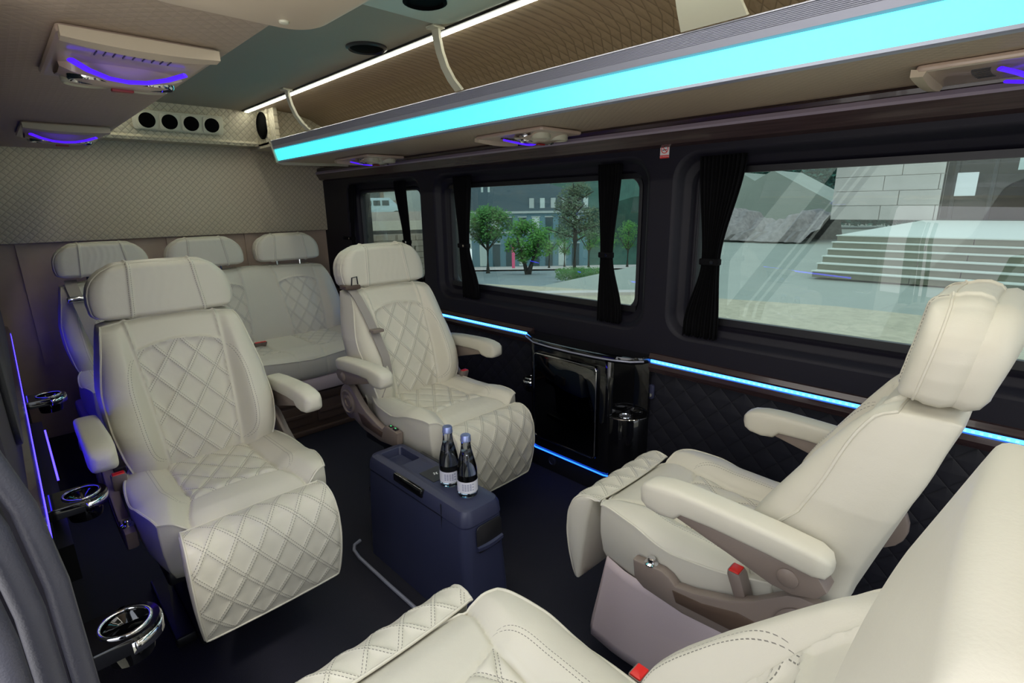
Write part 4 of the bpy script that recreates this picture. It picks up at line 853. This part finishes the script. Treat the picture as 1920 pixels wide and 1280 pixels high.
ban = bpy.data.objects['banner']; ban.location = at(42, -.6, gz(42)); ban.rotation_euler = (0, 0, -AZ); ban.scale = (.8, .8, .75)
b2 = tag(empty('pale_building', at(47, -8.2, gz(47)), -AZ), 'pale stone corner building left behind the round crowned tree', 'building')
m = MB(); m.box((-3, 0, 0), (2.4, 6, 7.2)); m.build('wall', P_fac3, b2, sm=False); m = MB(); m.box((-3, -.15, 4.6), (2.5, .1, 4.9)); m.box((-3, -.1, 7.1), (2.5, .1, 7.3)); m.box((-3, -.1, 3), (2.45, .1, 3.1)); m.build('cornice', P_stone, b2, sm=False)
b3 = tag(empty('office_building', at(75, 6, gz(52)), -AZ), 'pale office building with dark window bands rising behind the town building', 'building')
m = MB(); m.box((-34, 0, 0), (30, 10, 16)); m.build('wall', P_fac3, b3, sm=False)
for z in (8.6, 10.6, 12.4, 14.3):
    m = MB(); m.box((-34, -.1, z), (30, .0, z+.9)); m.build('window_band', P_win, b3, sm=False)
    if z > 10: m = MB(); m.box((-34, -.5, z-.35), (30, .0, z-.2)); m.build('ledge', P_stone, b3, sm=False)
for i in range(26): m = MB(); m.box((-33+i*2.4, -.2, 8.3), (-32.3+i*2.4, .02, 15)); m.build('pier', P_fac3, b3, sm=False)
# outside the rear window: long tan walls with a parked white van
AZ1 = math.radians(30)
def at1(d, r, z): return (math.sin(AZ1)*d+math.cos(AZ1)*r, math.cos(AZ1)*d-math.sin(AZ1)*r, z)
b4 = tag(empty('long_stone_wall', at1(14, 0, G-.1), -AZ1), 'long tan stone retaining wall outside the rear window', 'wall')
for zz in range(8):
    for i in range(15):
        m = MB(); x = -5.2+i*.46+(zz % 2)*.2+random.uniform(-.03, .03); m.box((x, random.uniform(-.02, .02), zz*.15), (x+.445, .4, zz*.15+.14)); m.build('stone_block', P_brick, b4, sm=False) if x+.44 < 1.7 else None
m = MB(); m.box((-6, .1, 0), (1.6, .5, 1.2)); m.build('wall_core', P_brick, b4, sm=False)
b6 = tag(empty('panel_fence', at1(30, 0, .0), -AZ1), 'pale ribbed panel fence behind the stone wall', 'fence')
for i in range(30): m = MB(); m.box((-13+i*.55, 0, -.5), (-12.46+i*.55, .1, .95)); m.build('fence_panel', P_stone, b6, sm=False)
m = MB(); m.add([at1(14.3, -6, .6), at1(14.3, 1.6, .6), at1(66, 9, .2), at1(66, -30, .2)], [(0, 1, 2, 3)]); struct(m.build('ground_terrace', P_pave, sm=False))
b5 = tag(empty('warehouse', at1(64, 0, .2), -AZ1), 'low warehouse with a window row outside the rear window', 'building')
m = MB(); m.box((-26, 0, 0), (7, 8, 3.0)); m.build('wall', P_brick, b5, sm=False); m = MB(); m.box((-26, -.4, 3.0), (7.2, 8, 5.4)); m.build('roof', P_fac2, b5, sm=False)
for i in range(18): m = MB(); m.box((-25+i*1.75, -.06, 1.75), (-23.7+i*1.75, .02, 2.85)); m.build('window', P_win if i % 3 else P_winl, b5, sm=False)
for i in range(18): m = MB(); m.box((-25+i*1.75, -.46, 3.3), (-24.2+i*1.75, -.38, 5.2)); m.build('roof_light', P_fac if i % 2 else P_winl, b5, sm=False)
pv = tag(empty('parked_van', at1(46, .6, .3), -AZ1), 'pale blue parked van beyond the panel fence', 'van')
m = MB(); m.slab([(-1.6, .3), (-1.6, 1.5), (-1.4, 1.65), (.7, 1.65), (1.4, 1.0), (1.9, .9), (1.95, .3)], -.8, .8, .06, YFR(0)); m.build('van_body', pr('pale blue paint', (.55, .75, .8), .3), pv)
for x in (-1.3, -.6, .1): m = MB(); m.box((x, -.83, 1.05), (x+.55, -.78, 1.45)); m.build('van_window', P_win, pv)
for x in (-1.0, 1.2): m = MB(); m.lathe([(.001, -.85), (.32, -.85), (.32, -.65), (.001, -.65)], 20, lambda a, b, z: (x+a, z, .3+b)); m.build('wheel', M['rubber'], pv)
# outside the large right window: steps, stone building with dark entrance
stp = tag(empty('stone_steps', (0, 0, 0)), 'wide stone steps with bright nosings outside the large right window', 'steps')
for k in range(6):
    x = 13.9+k*.34; z = G+.15*k
    for i in range(9):
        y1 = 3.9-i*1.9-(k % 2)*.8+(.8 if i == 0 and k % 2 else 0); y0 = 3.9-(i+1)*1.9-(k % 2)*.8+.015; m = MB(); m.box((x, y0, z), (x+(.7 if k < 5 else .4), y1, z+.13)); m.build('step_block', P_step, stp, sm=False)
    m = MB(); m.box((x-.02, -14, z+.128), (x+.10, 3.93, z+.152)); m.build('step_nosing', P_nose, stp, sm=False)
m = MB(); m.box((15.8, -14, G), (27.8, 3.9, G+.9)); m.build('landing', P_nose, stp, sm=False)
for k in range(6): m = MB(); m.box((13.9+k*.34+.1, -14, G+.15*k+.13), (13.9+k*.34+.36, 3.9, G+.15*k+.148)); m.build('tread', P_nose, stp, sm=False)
en = tag(empty('stone_facade', (28, 0, G+.9)), 'pale stone facade with a dark glazed entrance above the steps', 'building')
for zz in range(8):
    for i in range(5):
        m = MB(); y1 = 7.4-i*1.9-(zz % 2)*.6+(.6 if i == 0 and zz % 2 else 0); y0 = max(7.4-(i+1)*1.9-(zz % 2)*.6+.03, 3.5); m.box((random.uniform(0, .03), y0, zz*.62), (.6, y1, zz*.62+.60)); m.build('stone_block', P_stone, en, sm=False) if y1 > 3.6 else None
m = MB(); m.box((.1, 3.5, 0), (.7, 7.3, 5)); m.build('wall_core', P_stone, en, sm=False)
m = MB(); m.box((1.5, -14, 0), (1.7, 3.6, 6)); m.build('entrance_glass', P_dark, en, sm=False)
for y in (3.2, 2.0, .6, -.9, -2.6): m = MB(); m.box((1.3, y, 0), (1.5, y+.12, 6)); m.build('door_frame', M['rubber'], en, sm=False)
m = MB(); m.box((.2, 2.45, .95), (.28, 3.1, 1.85)); m.build('notice_board', M['white'], en, sm=False)
m = MB(); m.box((1.2, .95, 1.9), (1.25, 1.4, 2.6)); m.build('notice_sheet', P_winl, en, sm=False)
# gravel bank, hedge and tents left of the steps
m = MB(); R = []
for i in range(32):
    yy = 7.5+i*.2; h = .7+.3*math.sin(i*.35)+.1*math.sin(i*1.7); q_ = lambda a: random.uniform(-a, a); R.append([(26.5+q_(.2), yy+.6, G-.1), (26.8+q_(.15), yy+.3, G+h*.4+q_(.1)), (27.1+q_(.15), yy, G+h*.8+q_(.12)), (27.6+q_(.2), yy, G+h+q_(.15)), (28.2, yy, G+h+.3+q_(.15)), (30, yy, G+h+.3), (31, yy, G-.2)])
m.loft(R, False, False); tag(m.build('gravel_bank', pr('grey brown brush', (.27, .24, .23), .9, noise=.5, bump=.6, nsc=6)), 'grey brown brushy bank beyond the plaza in the large window', 'bank')
for i, (y, s_) in enumerate(((12.0, 1.0), (16.4, 1.1))):
    m = MB(); x = 33+i*6; m.add([(x, y-3.4*s_, 1.0), (x, y+3.4*s_, 1.0), (x, y, 2.9*s_), (x+5, y-3.4*s_, 1.0), (x+5, y+3.4*s_, 1.0), (x+5, y, 2.9*s_), (x, y-3.4*s_, G), (x, y+3.4*s_, G)], [(0, 1, 2), (0, 2, 5, 3), (1, 4, 5, 2), (3, 5, 4), (0, 6, 7, 1)]); tag(m.build('tent_roof', P_teal, sm=False), ('nearer' if i == 0 else 'farther')+' pale green gabled tent beyond the bank', 'tent')
m = MB(); v = []; f = []
for i in range(9000):
    c = Vector((random.uniform(44, 48), random.uniform(6, 20), G+random.uniform(0, 6.5))); s_ = .22; e = Vector((random.gauss(0, 1), random.gauss(0, 1), random.gauss(0, 1))).normalized(); b_ = e.orthogonal().normalized(); k0 = len(v); v += [c-e*s_, c+b_*s_, c+e*s_]; f.append((k0, k0+1, k0+2))
m.add(v, f); tag(m.build('tree_belt', pr('dark teal leaves', (.03, .12, .09), .9), sm=False), 'dense dark green belt of trees behind the tents', 'trees', kind='stuff')
m = MB(); m.loft([[(44, y, -14), (60, y, -3), (56, y, 3+2*math.sin(y*.13)+math.sin(y*.4)), (60, y, 9+1.5*math.sin(y*.1)), (70, y, 12)] for y in range(-30, 60, 2)], False, False); struct(m.build('hill', pr('dark green hillside', (.04, .11, .085), .9, noise=.4, nsc=1)))
# pale building on the door side, seen only as a reflection and by the light it returns
dw = tag(empty('pale_street_wall', (-9, 0, G)), 'pale stone street wall on the open door side', 'building'); m = MB(); m.box((-1, -12, 0), (0, 14, 5)); m.build('wall', P_stone, dw, sm=False)
